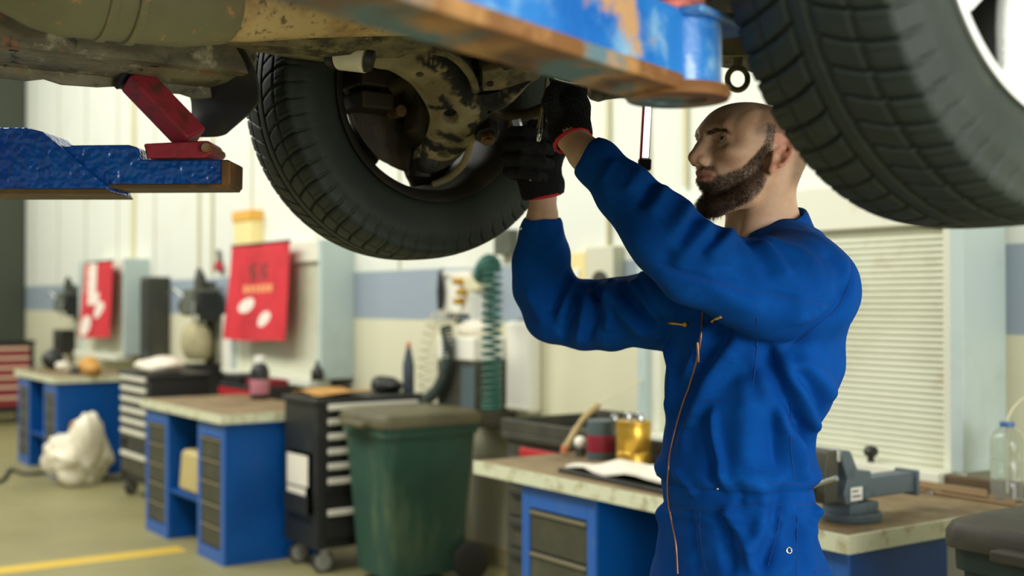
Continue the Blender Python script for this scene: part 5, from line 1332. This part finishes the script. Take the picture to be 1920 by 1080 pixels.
# green wheeled bin
def wheelie(name, label, loc, rz, body, lidm, W=.46, D=.54, Z=.835):
    r = thing(name, label, 'bin', loc, rz, 'wheeled bins')
    m = MB(); a, b = .80, .82
    lv = []
    for (z, f) in ((.05, a), (.40, .89), (Z-.10, .985), (Z-.095, 1.03), (Z-.03, 1.04)):
        w_, d_ = W/2*f, D/2*f; rr = .05; ring = []
        for (cx, cy, a0) in ((w_-rr, d_-rr, 0), (-w_+rr, d_-rr, 90), (-w_+rr, -d_+rr, 180), (w_-rr, -d_+rr, 270)):
            for t in (0, 22.5, 45, 67.5, 90): an = math.radians(a0+t); ring.append((cx+rr*math.cos(an), cy+rr*math.sin(an), z))
        lv.append(ring)
    n = len(lv[0]); m.add([p for l in lv for p in l], m.ring_faces(len(lv), n)); m.build('bin_body', body, r, smooth=40)
    m = MB(); w_, d_ = W/2*1.10, D/2*1.08
    lv = []
    for (z, f) in ((Z-.045, 1.0), (Z-.01, 1.0), (Z+.012, .96), (Z+.028, .80), (Z+.032, .3)):
        ring = []; rr = .05*f
        for (cx, cy, a0) in ((w_*f-rr, d_*f-rr, 0), (-w_*f+rr, d_*f-rr, 90), (-w_*f+rr, -d_*f+rr, 180), (w_*f-rr, -d_*f+rr, 270)):
            for t in (0, 30, 60, 90): an = math.radians(a0+t); ring.append((cx+rr*math.cos(an), cy+rr*math.sin(an), z))
        lv.append(ring)
    n = len(lv[0]); m.add([p for l in lv for p in l], m.ring_faces(len(lv), n)); ld = m.build('lid', lidm, r, smooth=40)
    m = MB(); m.box(-.11, .11, -d_-.05, -d_+.01, Z-.05, Z-.022); m.build('lid_grip', lidm, ld, bevel=.008)
    m = MB(); m.tube([(-W/2*.8, D/2*1.1, Z-.01), (W/2*.8, D/2*1.1, Z-.01)], .018, 12); m.build('handle_bar', lidm, r)
    for s in (1, -1):
        m = MB(); m.lathe([(.02, -.02), (.085, -.022), (.10, -.014), (.10, .014), (.085, .022), (.02, .02)], 28, 'x', (s*W/2*.98, D/2*.82, .10)); m.build('wheel', M_rub, r)
    m = MB(); m.tube([(-W/2*.95, D/2*.82, .10), (W/2*.95, D/2*.82, .10)], .012, 10); m.build('axle', M_cast, r)
    return r
wheelie('wheeled_bin', 'green wheeled bin with olive lid beside the black tool cart', (-5.295, 3.04, 0), 0, M_green, M_lid)
wheelie('wheeled_bin', 'dark lidded bin cut off at the corner of the bench with the vise', (-1.43, 2.66, 0), 0, mat('dark_green_bin', (30, 46, 40), .5), M_ldark, .50, .56, .89)

# dark tool cabinet behind the near bench, with open tray top and red drawer grip
r = thing('tool_cabinet', 'low dark tool cabinet with a red grip, behind the bench end', 'tool cabinet', (-4.36, 2.99, 0))
m = MB(); m.box(0, 1.30, 0, .50, .04, .80); cb = m.build('body', M_blk2, r, bevel=.006)
m = MB(); m.box(-.02, 1.32, -.02, .52, .80, .83).box(-.02, 1.32, -.02, .0, .83, .885).box(-.02, 1.32, .50, .52, .83, .90).box(-.02, 0, 0, .50, .83, .885).box(1.30, 1.32, 0, .50, .83, .885); m.build('tray_top', M_blk2, r, bevel=.005)
for k in range(5):
    m = MB(); m.box(.03, 1.27, -.012, .0, .07+k*.135, .19+k*.135); d_ = m.build('drawer', M_blk2, r, bevel=.004)
    if k < 4: m = MB(); m.box(.06, 1.24, -.028, -.012, .155+k*.135, .175+k*.135); m.build('drawer_bar', M_blk, d_, bevel=.003)
m = MB(); m.box(.14, .52, -.034, -.012, .735, .775); m.build('red_grip', M_red, r, bevel=.008)

# --- on the near bench
def lathe_thing(name, label, cat, loc, parts, group=None):
    r = thing(name, label, cat, loc, 0, group)
    for nm, m_, prof in parts:
        m = MB(); m.lathe(prof, 28, 'z'); m.build(nm, m_, r, smooth=40)
    return r
q = wp(1188, 840, 2.86)
lathe_thing('tin', 'shiny gold tin with chrome odds on top, on the bench beside the mechanic', 'tin', (q.x, q.y, .80), [('can', M_gold, [(.058, 0), (.064, .004), (.064, .05), (.061, .055), (.064, .06), (.064, .15), (.06, .158)]), ('lid', M_gold, [(.066, .15), (.066, .165), (.05, .168)])])
for k, (x, z) in enumerate(((1152, 782), (1178, 778), (1200, 780))):
    p_ = wp(x, z, 2.86 if k else 2.88)
    lathe_thing('socket_bit', ['small chrome socket standing on the blue grey tin', 'small chrome socket on the gold tin', 'second chrome socket on the gold tin, next to the coverall'][k], 'socket', (p_.x, p_.y, .968 if k else .95), [('shell', M_steel, [(.010, 0), (.014, .002), (.014, .02), (.011, .026)])], 'sockets on the tins')
q = wp(1126, 840, 2.88)
lathe_thing('tin', 'blue grey tin with a dark red label beside the gold tin', 'tin', (q.x, q.y, .80), [('can', M_tin, [(.05, 0), (.052, .004), (.052, .146), (.048, .15)]), ('label', M_darkred, [(.0528, .03), (.0532, .032), (.0532, .092), (.0528, .094)])])
q = wp(1088, 832, 2.86)
r = place('bulb', 'small white ball standing on the bench beside the slanted stick', 'ball', (q.x, q.y, .80)); m = MB(); m.lathe([(.02, 0), (.02, .03), (.012, .035)], 16, 'z'); m.build('base', M_blk2, r); m = MB(); m.ball((0, 0, .056), .024); m.build('globe', M_wbox, r)
# cloth-covered hose rising off the bench
pts = [wp(x, y, Y) for x, y, Y in ((1059, 842, 2.84), (1070, 824, 2.86), (1084, 800, 2.90), (1100, 778, 2.95), (1122, 760, 3.05))]
r = place('hose_end', 'tan hose end leaning up off the bench in front of the dark cabinet', 'hose', pts[0]); m = MB(); m.tube([p_-pts[0] for p_ in smoothpath(pts, 6)], [.014]*12+[.012]*13, 10); hs = m.build('hose', mat('tan_hose', (172, 148, 100), .6), r)
pt2 = [wp(x, y, Y) for x, y, Y in ((1122, 760, 3.05), (1160, 738, 3.2), (1200, 714, 3.35), (1246, 684, 3.5))]
m = MB(); m.tube([p_-pts[0] for p_ in smoothpath(pt2, 6)], .004, 8); m.build('thin_line', M_pipec, r)
m = MB(); a_ = pts[0]-pts[0]; m.tube([a_+Vector((-.003, 0, -.012)), a_+Vector((.004, .002, .014))], .016, 12); m.build('hose_tip', mat('copper_tip', (196, 120, 84), .5), r)
# folded papers on a dark folder
q = Vector((-3.02, 2.62, .80))
r = place('folder', 'flat dark folder lying on the bench under the papers', 'folder', q, -.05); m = MB(); m.box(-.36, .36, -.10, .17, 0, .014); m.build('cover', M_blk, r, bevel=.004)
r = place('papers', 'crumpled white papers on the dark folder next to the coverall', 'papers', q+Vector((0, .01, .014)), -.05)
rows = []
for k in range(13):
    x = -.34+.68*k/12; rows.append([(x, -.09+.24*j/8, .010+.052*math.exp(-((x-.10)/.15)**2)*(.4+.6*j/8)+.012*math.exp(-((x+.22)/.06)**2)+.006*math.sin(k*1.3+j)) for j in range(9)])
m = MB(); m.sheet(rows, -.009); m.build('sheet', M_paper, r, smooth=60)
# vise
q = Vector((-2.20, 2.66, .80))
r = place('vise', 'blue grey bench vise with a white label, bolted near the bench corner', 'vise', q, PI/2)
m = MB(); m.tube([(0, 0, 0), (0, 0, .022)], .085, 28); m.box(-.06, .06, -.05, .05, .02, .05); m.build('swivel_base', M_vise, r, bevel=.004)
m = MB(); m.prism([(-.075, .05), (-.03, .05), (-.01, .085), (.03, .095), (.03, .135), (-.025, .14), (-.055, .195), (-.085, .2), (-.095, .18), (-.07, .12), (-.085, .08)], -.05, .05, Matrix(((1, 0, 0, 0), (0, 0, 1, 0), (0, 1, 0, 0), (0, 0, 0, 1)))); m.build('fixed_jaw', M_vise, r, bevel=.005)
m = MB(); m.box(.02, .245, -.030, .030, .055, .112); m.box(.24, .255, -.040, .040, .045, .118); m.build('slide_bar', M_vise, r, bevel=.005)
m = MB(); m.prism([(-.16, .06), (-.11, .06), (-.105, .16), (-.115, .2), (-.15, .2), (-.165, .14)], -.05, .05, Matrix(((1, 0, 0, 0), (0, 0, 1, 0), (0, 1, 0, 0), (0, 0, 0, 1)))); m.build('moving_jaw', M_blk2, r, bevel=.005)
m = MB(); m.box(-.118, -.104, -.055, .055, .17, .205); m.build('jaw_plate', M_steel, r, bevel=.002)
m = MB(); m.tube([(-.19, 0, .10), (-.15, 0, .10)], .02, 14); m.tube([(-.185, -.11, .14), (-.185, .11, .06)], .007, 10); m.build('tommy_bar', M_steel, r)
m = MB(); m.box(-.06, -.012, -.0525, -.0505, .060, .096); lb = m.build('label', M_label, r, smooth=0)
m = MB(); m.box(-.054, -.030, -.0535, -.0525, .084, .088).box(-.054, -.020, -.0535, -.0525, .070, .074); m.build('print', M_blk, lb, smooth=0)
# clear bottle with a tube
M_clear = mat('clear_plastic', (236, 240, 232), .08, trans=.92, ior=1.3, layers=())
q = wz(1889, 938, .80)
lathe_thing('bottle', 'large clear plastic bottle with blue neck ring standing in front of the grey panel', 'bottle', (q.x, q.y, .80), [('shell', M_clear, [(.040, 0), (.048, .004), (.049, .06), (.047, .065), (.049, .07), (.049, .12), (.047, .125), (.049, .13), (.049, .185), (.040, .205), (.020, .222), (.018, .238), (.0165, .238), (.0185, .22), (.038, .203), (.0475, .184), (.0475, .06), (.046, .006), (.038, .002)]),
    ('neck_ring', mat('blue_ring', (62, 96, 150), .4), [(.0195, .222), (.022, .224), (.022, .234), (.0195, .236)])])
bt = [o for o in bpy.data.objects if o.name.startswith('bottle') and o.parent is None][-1]
m = MB(); m.tube(smoothpath([(0, 0, .02), (0.0, 0, .2), (.004, 0, .25), (.03, .02, .30), (.08, .05, .335)], 6), .0035, 8); m.build('tube', M_hose_c, bt)
# rods along the wall, knob, nuts
for k in range(6):
    y0, z0 = 3.225+.030*(k % 3), .806+.012*(k//3)
    r = place('rod', ['thin rusty rod lying along the bench back under the shutter'][0], 'rod', (-3.0+.03*k, y0, z0), .02*(k % 3-1), 'rods lying under the shutter')
    m = MB(); m.tube([(0, 0, 0), (.95-.06*k, 0, 0)], .005, 8); m.build('bar', M_rod, r)
r = place('wooden_beam', 'rough brown timber under the shutter behind the rods', 'beam', (-3.0, 3.335, .80)); m = MB(); m.box(0, .93, 0, .03, 0, .045); m.build('timber', M_wood, r, bevel=.004)
q = wp(1625, 848, 3.33); lathe_thing('knob', 'round black knob standing on the shutter sill', 'knob', (q.x, 3.352, .846), [('stem', M_blk, [(.012, 0), (.012, .02), (.009, .022)]), ('head', M_blk, [(.008, .02), (.022, .028), (.026, .042), (.02, .055), (.006, .06)])])
for k, (x, y) in enumerate(((1744, 926), (1761, 923))):
    q = wz(x, y, .80); lathe_thing('nut', ['bright nut lying on the bench behind the vise bar', 'tan nut lying on the bench behind the vise bar'][k], 'nut', (q.x, q.y, .80), [('body', (M_steel, M_beige)[k], [(.007, 0), (.014, .001), (.014, .011), (.007, .012)])])

# --- on and around the left benches
q = wp(487, 742, 2.93)
lathe_thing('oil_bottle', 'black oil bottle with white cap and pink label on the blue workbench', 'bottle', (q.x, q.y, .80), [('body', M_blk, [(.05, 0), (.058, .01), (.058, .17), (.045, .205), (.026, .222)]), ('cap', M_label, [(.028, .218), (.034, .222), (.034, .262), (.028, .266)]), ('label', mat('pink_label', (176, 110, 120), .5), [(.0585, .03), (.059, .032), (.059, .12), (.0585, .122)])])
q = wp(597, 708, 3.33)
lathe_thing('bottle', 'small black bottle with pointed nozzle on the shutter sill', 'bottle', (q.x, 3.322, .90), [('body', M_blk, [(.035, 0), (.04, .006), (.04, .06), (.02, .085)]), ('nozzle', M_blk, [(.016, .08), (.014, .10), (.004, .13)])])
q = wp(766, 735, 3.30)
lathe_thing('sealant_tube', 'dark grey cone tipped tube with a red tip standing on the black cart', 'tube', (q.x, q.y, .90), [('body', mat('tube_grey', (62, 72, 78), .4), [(.03, 0), (.032, .004), (.032, .15), (.024, .19), (.010, .255)]), ('tip', mat('tip_red', (206, 90, 80), .5), [(.011, .25), (.011, .272), (.004, .276)])])
r = place('cardboard', 'oily cardboard sheet bent over the top of the black cart', 'cardboard', (-5.80, 2.90, .90), .05)
m = MB(); m.sheet([[(x, y, .012+.02*math.sin(x*9+y*5)**2+.045*max(0, y-.02)*1.2) for x in (-.17, -.08, 0, .08, .17)] for y in (-.20, -.12, -.04, .04, .10)], .004); m.build('sheet', M_card, r, smooth=60)
r = place('rag', 'black rag heap on the back of the black cart', 'rag', (-5.84, 3.20, .90), 0)
def lump(name, m_, root, r3, seed, c=(0, 0, 0), amp=.25, n=22):
    rng_ = np.random.default_rng(seed); ks = rng_.normal(size=(7, 3))*2.6; ph = rng_.uniform(0, 6, 7); m = MB(); vs = []
    for i in range(1, n):
        t = PI*i/n
        for j in range(2*n):
            a = PI*j/n; v = np.array((math.sin(t)*math.cos(a), math.sin(t)*math.sin(a), -math.cos(t)))
            s_ = 1+amp*sum(math.sin(ks[k] @ v*.9+ph[k]) for k in range(7))/4.0+amp*.22*(math.sin(ks[0] @ v*2.4+ph[1])*math.sin(ks[1] @ v*2.8+ph[2])+.6*abs(math.sin(ks[2] @ v*3.4+ph[3])))
            z = v[2]*s_*r3[2]; vs.append((c[0]+v[0]*s_*r3[0], c[1]+v[1]*s_*r3[1], c[2]+max(z+r3[2]*.8, 0.0)))
    m.add(vs, m.ring_faces(n-1, 2*n)); return m.build(name, m_, root, smooth=70)
lump('cloth', M_blk, r, (.10, .08, .045), 3)
r = place('rag', 'crumpled white rag on the black cart behind the bench', 'rag', (-8.42, 2.80, .90), 0); lump('cloth', M_rag, r, (.27, .15, .06), 5)
r = place('rubbish_bag', 'white plastic rubbish bag slumped on the floor against the far bench', 'bag', (-9.52, 2.52, 0), .3)
lump('bag', M_bag, r, (.20, .24, .27), 8, amp=.35, n=34); lump('spilling_card', M_card, r, (.10, .08, .05), 9, (.02, .02, .40)); lump('bag_fold', M_bag, r, (.16, .14, .10), 11, (.08, -.14, .10), .4)
r = place('container', 'beige plastic container on the middle shelf of the blue workbench', 'container', (-6.71, 2.50, .30), 0)
m = MB(); m.box(-.17, .16, -.11, .10, 0, .24, (.015, .012)); m.build('tub', M_beige, r, bevel=.03, seg=4); m = MB(); m.tube([(-.06, 0, .235), (-.06, 0, .275), (.06, 0, .275), (.06, 0, .235)], .012, 10); m.build('grip', M_beige, r)
# red and black chest behind the bench
r = thing('tool_chest', 'black and red tool chest standing behind the blue workbench', 'tool chest', (-7.66, 3.10, 0))
m = MB(); m.box(-.36, .36, -.02, .24, 0, .84); m.build('body', M_blk, r, bevel=.006)
m = MB(); m.box(-.36, .36, -.028, -.02, .76, .81); m.build('red_band', M_red, r, bevel=.002)
m = MB(); m.box(-.34, -.06, .0, .2, .84, .90); m.build('upper_tray', M_blk, r, bevel=.006)
m = MB(); m.box(.02, .30, .02, .2, .84, .885); m.build('red_tray', M_darkred, r, bevel=.006)

# machine with dark head at the far side of the shutter
def bench_machine(label, loc, group, stand=True):
    r = thing('grinding_machine', label, 'machine', loc, 0, group)
    if stand:
        m = MB(); m.box(-.16, .16, -.10, .14, 0, .90); m.build('stand', M_blk, r, bevel=.008)
        lump('dust_bag', M_dbag, r, (.17, .11, .17), 44, (.02, -.02, .93), .18)
    m = MB(); m.tube([(.02, .10, .9 if stand else 1.2), (.02, .10, 1.56)], .045, 14); m.build('column', M_mach, r, bevel=.004)
    m = MB(); m.box(-.10, .16, -.12, .16, 1.29, 1.50, (.02, .02)); m.build('head', M_mach, r, bevel=.02, seg=3)
    m = MB(); m.tube([(-.24, 0, 1.36), (-.10, 0, 1.37)], [.085, .07], 20); m.tube([(-.27, 0, 1.36), (-.24, 0, 1.36)], .05, 16); m.build('motor', M_blk, r, bevel=.006)
    m = MB(); m.tube([(.05, .0, 1.49), (.05, .0, 1.60), (.02, 0, 1.66)], [.05, .045, .02], 14); m.build('top_cap', M_blk2, r)
    m = MB(); m.tube([(-.05, -.10, 1.44), (-.13, -.15, 1.50), (-.20, -.16, 1.47)], .012, 8); m.tube([(.14, -.08, 1.40), (.24, -.12, 1.33), (.25, -.12, 1.24)], .012, 8); m.build('lever', M_cast, r)
    m = MB(); m.box(.16, .22, -.06, .10, 1.24, 1.48); m.build('guard', M_blk, r, bevel=.01)
    return r
M_dbag = mat('dust_bag_cloth', (176, 166, 128), .85, layers=[((140, 130, 98), 9, .5, .8, 5)])
q = wp(366, 700, 3.40); mach = bench_machine('dark bulky machine on a stand between the black cart and red flag', (q.x, 3.42, 0), 'bench machines')
q = wp(118, 700, 3.40); bench_machine('dark bulky machine fixed on the wall above the farthest workbench', (q.x, 3.44, 0), 'bench machines', False)
q = wp(289, 640, 3.5); r = place('locker', 'narrow dark upright locker next to the far grey shutter panel', 'locker', (q.x, 3.60, .0)); m = MB(); m.box(-.14, .14, -.18, 0, .0, 1.62); m.build('case', M_blk2, r, bevel=.006); m = MB(); m.box(-.12, .12, -.19, -.18, .05, 1.58); dd = m.build('door', M_blk, r, bevel=.003); m = MB(); m.tube([(.09, -.20, .8), (.09, -.20, .95)], .008, 8); m.build('handle', M_cast, dd)
# hanging black box and little things on the farthest bench
for k, (x, y, m_, r3, lab, nm) in enumerate(((76, 690, M_blk, (.09, .09, .10), 'dark lump of parts at the far end of the farthest workbench', 'part'), (120, 692, M_rag, (.06, .06, .045), 'pale crumpled cloth on the farthest workbench', 'rag'), (146, 692, M_blk, (.10, .07, .035), 'dark flat tool heap on the farthest workbench', 'part'),
                                     (162, 692, M_beige, (.05, .05, .05), 'tan round pot on the farthest workbench', 'pot'), (214, 690, M_card, (.10, .08, .075), 'brown bag heap at the bench corner above the rubbish bag', 'bag'))):
    q = wp(x, y, 2.72); xx = max(-11.05, min(-9.90, q.x)); r = place({'part': 'machine_part', 'rag': 'rag', 'pot': 'pot', 'bag': 'paper_bag'}[nm], lab, nm, (xx, 2.72, .80)); lump('body', m_, r, r3, 20+k)
q = wp(117, 640, 3.5); r = place('wall_box', 'black box hanging on the wall above the farthest workbench', 'box', (q.x, 3.60, q.z)); m = MB(); m.box(-.17, .17, -.16, 0, -.14, .13); m.build('case', M_blk, r, bevel=.008)

# white upright panels on the wall
for k, (px, lab) in enumerate(((964, 'white upright wall panel beside the dark hose, over the dark cabinet'), (420, 'white upright wall panel beside the dark machine and red flag'), (150, 'white upright wall panel next to the far red and white flag'))):
    q = wp(px, 640, 3.5); r = place('wall_panel', lab, 'panel', (q.x, 3.60, .83), 0, 'white upright wall panels')
    m = MB(); m.box(-.11, .11, -.085, 0, 0, .47); m.build('cover', M_wbox, r, bevel=.025, seg=4); m = MB(); m.box(-.09, .09, -.092, -.084, .02, .035); m.build('lower_lip', M_wbox, r, bevel=.002)
q0 = wp(1008, 630, 3.57); r = place('cable', 'dark cable hanging beside the white upright panel', 'cable', q0); m = MB(); m.tube([p_-q0 for p_ in smoothpath([wp(x, y, 3.57) for x, y in ((975, 600), (990, 612), (1001, 655), (1000, 720), (995, 768))], 6)], .009, 8); m.build('cord', M_hose_d, r)

# air service unit
q = wp(850, 548, 3.55); r = thing('air_board', 'white mounting board carrying the brass air fittings on the wall', 'board', (q.x, 3.60, q.z))
m = MB(); m.box(-.16, .14, -.03, 0, -.12, .12); m.build('board', M_wbox, r, bevel=.004)
for k, (x, z) in enumerate(((.06, .06), (.10, .0), (.07, -.05))):
    m = MB(); m.tube([(x, -.03, z), (x, -.085, z)], [.022, .018], 14); m.ball((x+.012, -.075, z), .016); m.build('brass_fitting', M_gold, r)
m = MB(); m.tube([(-.02, -.05, -.12), (.02, -.05, -.16), (.10, -.06, -.16)], .012, 10); m.build('pipe', M_hose_d, r)
q = wp(813, 548, 3.5); r = place('air_gun', 'dark air gun hanging beside the white board', 'air gun', (q.x, 3.545, q.z)); m = MB(); m.tube([(0, 0, .12), (.004, 0, 0), (0, 0, -.10)], [.012, .024, .016], 12); m.build('grip', M_blk, r); m = MB(); m.tube([(0, 0, .10), (.05, -.02, .13)], .009, 8); m.build('nozzle', M_steel, r)
q = wp(889, 560, 3.5); r = place('air_filter', 'clear grey air filter bowl beside the brass fittings', 'filter', (q.x, 3.53, q.z)); m = MB(); m.lathe([(.02, -.15), (.05, -.12), (.052, .02), (.03, .04)], 20, 'z'); m.build('bowl', mat('filter_bowl', (186, 188, 178), .2), r); m = MB(); m.box(-.06, .06, -.05, .05, .04, .12); m.build('head', M_pipec, r, bevel=.01)
def coil(name, label, m_, pts, R, turns, r_, group=None):
    P = smoothpath(pts, 14); o = P[0]; rr = thing(name, label, 'hose', o, 0, group); out = []; n = len(P)
    for i in range(turns*14+1):
        t = i/(turns*14)*(n-1); k = min(int(t), n-2); c = P[k].lerp(P[k+1], t-k); tg = (P[k+1]-P[k]).normalized(); u = tg.orthogonal().normalized() if abs(tg.y) > .9 else Vector((0, 1, 0)); u = (u-tg*u.dot(tg)).normalized(); v = tg.cross(u)
        a = 2*PI*i/14; out.append(c+(u*math.cos(a)+v*math.sin(a))*R-o)
    m = MB(); m.tube(out, r_, 6); m.build('coil', m_, rr, smooth=80)
coil('coil_hose', 'dark green coiled air hose hanging straight down the wall', M_hose_g, [wp(905, 520, 3.30), wp(912, 500, 3.285), wp(922, 505, 3.28), wp(922, 600, 3.28), wp(922, 700, 3.28), wp(922, 768, 3.28)], .045, 34, .0085)
coil('coil_hose', 'cream coiled air hose looping below the white board', M_hose_c, [wp(846, 592, 3.5), wp(815, 600, 3.5), wp(800, 640, 3.5), wp(796, 690, 3.5), wp(800, 738, 3.5)], .036, 13, .0042)
coil('coil_hose', 'dark curved coiled hose ending behind the green bin', M_hose_d, [wp(836, 612, 3.30), wp(840, 655, 3.30), wp(835, 695, 3.30), wp(820, 730, 3.30), wp(796, 752, 3.30)], .026, 24, .0078)
q = wp(888, 648, 3.45); r = place('tray_box', 'white tray box on top of the black wall box', 'box', (q.x, 3.60, q.z-.075)); m = MB(); m.box(-.19, .17, -.26, -.01, 0, .125, (.0, .0)); m.build('tray', M_wbox, r, bevel=.012, seg=3); lump('cloth_heap', M_rag, r, (.13, .08, .05), 31, (.0, -.14, .12))
q2 = wp(895, 730, 3.45); r = place('wall_box', 'black box on the wall under the white tray box', 'box', (q.x, 3.60, q.z-.075-.34)); m = MB(); m.box(-.19, .19, -.26, -.005, 0, .335); m.build('case', M_blk2, r, bevel=.008); m = MB(); m.box(.06, .19, -.268, -.26, .02, .31); m.build('door', M_tin, r, bevel=.003)
# sockets, conduits, small wall things
def conduit(label, px, z0, z1, rad=.014, m_=None):
    q = wp(px, 500, 3.585); r = place('conduit', label, 'conduit', (q.x, 3.585, z0), 0, 'conduits on the wall'); m = MB(); m.tube([(0, 0, 0), (0, 0, z1-z0)], rad, 10); m.build('pipe', m_ or M_pipec, r)
for k, (px, z0, lab) in enumerate(((1140, 1.66, 'conduit dropping to the socket box behind the near sleeve'), (372, 1.62, 'thin conduit above the dark machine'), (397, 1.62, 'thin conduit beside the red pliers'), (250, 1.82, 'wide conduit above the far shuttered window'), (1285, 1.9, 'conduit showing beside the inspection lamp'))): conduit(lab, px, z0, 5.0, .03 if k == 3 else .012)
q = wp(1137, 506, 3.58); r = place('socket_box', 'grey wall socket box seen between the two sleeves', 'socket box', (q.x, 3.60, q.z)); m = MB(); m.box(-.10, .11, -.07, 0, -.13, .11); m.build('case', mat('socket_box_cream', (204, 202, 178), .5), r, bevel=.008); m = MB(); m.tube([(0.02, -.07, -.06), (.02, -.085, -.06)], .055, 24); m.build('socket', M_blk2, r, bevel=.004)
q = wp(1092, 508, 3.58); r = place('switch_box', 'pale switch box beside the grey socket box', 'switch', (q.x, 3.60, q.z-.02)); m = MB(); m.box(-.06, .06, -.05, 0, -.12, .11); m.build('case', M_ycr, r, bevel=.006); m = MB(); m.box(-.02, .02, -.06, -.05, -.03, .03); m.build('rocker', M_wbox, r, bevel=.003)
q = wp(953, 456, 3.58); r = place('vent_box', 'small grey box high on the wall beside the hanging tyre', 'box', (q.x, 3.60, q.z)); m = MB(); m.box(-.08, .07, -.06, 0, -.06, .07); m.build('case', M_mach, r, bevel=.005)
q = wp(465, 430, 3.55); r = place('first_aid_box', 'pale yellow wall box with an ochre lid above the red flag', 'box', (q.x, 3.60, q.z)); m = MB(); m.box(-.17, .17, -.10, 0, -.14, .06); m.build('case', M_ycr, r, bevel=.006); m = MB(); m.box(-.18, .18, -.11, 0, .06, .14); m.build('lid', M_ytop, r, bevel=.006)
q = wp(408, 492, 3.56); r = place('pliers', 'red handled tool hanging on the wall above the dark machine', 'pliers', (q.x, 3.575, q.z)); m = MB(); m.tube([(-.03, 0, .10), (0, 0, 0), (.02, 0, -.08)], .018, 8); m.build('jaw', M_mach, r); m = MB(); m.tube([(.0, -.01, .0), (-.03, -.01, -.06)], .024, 8); m.tube([(.02, -.01, .0), (.05, -.01, -.07)], .024, 8); m.build('grips', M_red, r)

# hanging flags with their faded print
M_flag = mat('red_flag_cloth', (206, 44, 54), .75, layers=[((176, 32, 44), 3, .45, .7, 4)])
M_fprint = mat('faded_black_print', (92, 50, 40), .8); M_fyel = mat('faded_yellow_print', (226, 150, 100), .8); M_fwht = mat('flag_white', (236, 222, 208), .8)
def flag(label, x0, x1, z0, z1, marks, skew=0.0):
    r = thing('flag', label, 'flag', ((x0+x1)/2, 3.31, z1), 0, 'red cloth flags')
    W, Hh = x1-x0, z1-z0
    def S(u, v, off=0.0):           # u across, v down: gentle waves that grow towards the hem
        return (-W/2+W*u+skew*(v**1.5)*(1-u*.6), -.012*math.sin(u*9+1)*(.3+v)-.02*v-off, -Hh*v-.01*math.sin(u*5)*v)
    m = MB(); m.sheet([[S(u/20, v/16) for u in range(21)] for v in range(17)], .003); fb = m.build('cloth', M_flag, r, smooth=70)
    m = MB(); m.tube([(-W/2-.01, .0, .004), (W/2+.01, .0, .004)], .010, 10); m.build('hanging_rod', M_blk, r)
    for nm, m_, cells in marks:
        m = MB()
        for (u0, u1, v0, v1, rnd) in cells:
            if rnd:
                g_ = []
                for i in range(6):
                    rr = i/5; g_.append([S((u0+u1)/2+(u1-u0)/2*rr*math.cos(2*PI*j/20+.5)+.10*(v1-v0)*math.sin(2*PI*j/20)*rr, (v0+v1)/2+(v1-v0)/2*rr*math.sin(2*PI*j/20), .0032) for j in range(21)])
                m.sheet(g_, -.001)
            else: m.sheet([[S(u0+(u1-u0)*i/4, v0+(v1-v0)*j/3, .0032) for i in range(5)] for j in range(4)], -.001)
        m.build(nm, m_, fb, smooth=60)
glyphs = [(.36, .40, .20, .38, 0), (.40, .48, .20, .225, 0), (.40, .47, .28, .30, 0), (.32, .36, .24, .27, 0), (.44, .48, .30, .38, 0), (.56, .60, .20, .38, 0), (.60, .70, .22, .245, 0), (.60, .68, .29, .31, 0), (.52, .56, .26, .29, 0), (.64, .68, .31, .38, 0)]
q1, q2 = wp(436, 463, 3.31), wp(543, 463, 3.31)
flag('big red cloth flag with faded print hanging before the middle shutter', q1.x, q2.x, 1.13, q1.z, [('black_print', M_fprint, glyphs), ('yellow_print', M_fyel, [(.26+.09*k, .33+.09*k, .42, .50, 0) for k in range(6)]), ('white_print', M_fwht, [(.20, .46, .55, .71, 1), (.55, .80, .70, .86, 1)])], -.10)
q1, q2 = wp(160, 494, 3.31), wp(211, 494, 3.31)
flag('smaller red and white cloth flag on the farthest shuttered window', q1.x, q2.x, 1.05, q1.z, [('white_print', M_fwht, [(.12, .44, .0, .40, 0), (.20, .60, .40, .56, 0), (.40, .84, .52, .74, 1), (.04, .34, .70, .98, 1)])], -.12)
# hose on the floor
q = wz(60, 888, 0.0)
r = place('floor_hose', 'dark hose lying on the floor by the farthest workbench', 'hose', (q.x, q.y, 0)); m = MB(); m.tube([p_-Vector((q.x, q.y, -.014)) for p_ in smoothpath([wz(x, y, 0) for x, y in ((-60, 912), (0, 906), (20, 884), (48, 892), (100, 890), (180, 900), (260, 902))], 8)], .014, 8); m.build('hose', M_blk, r)
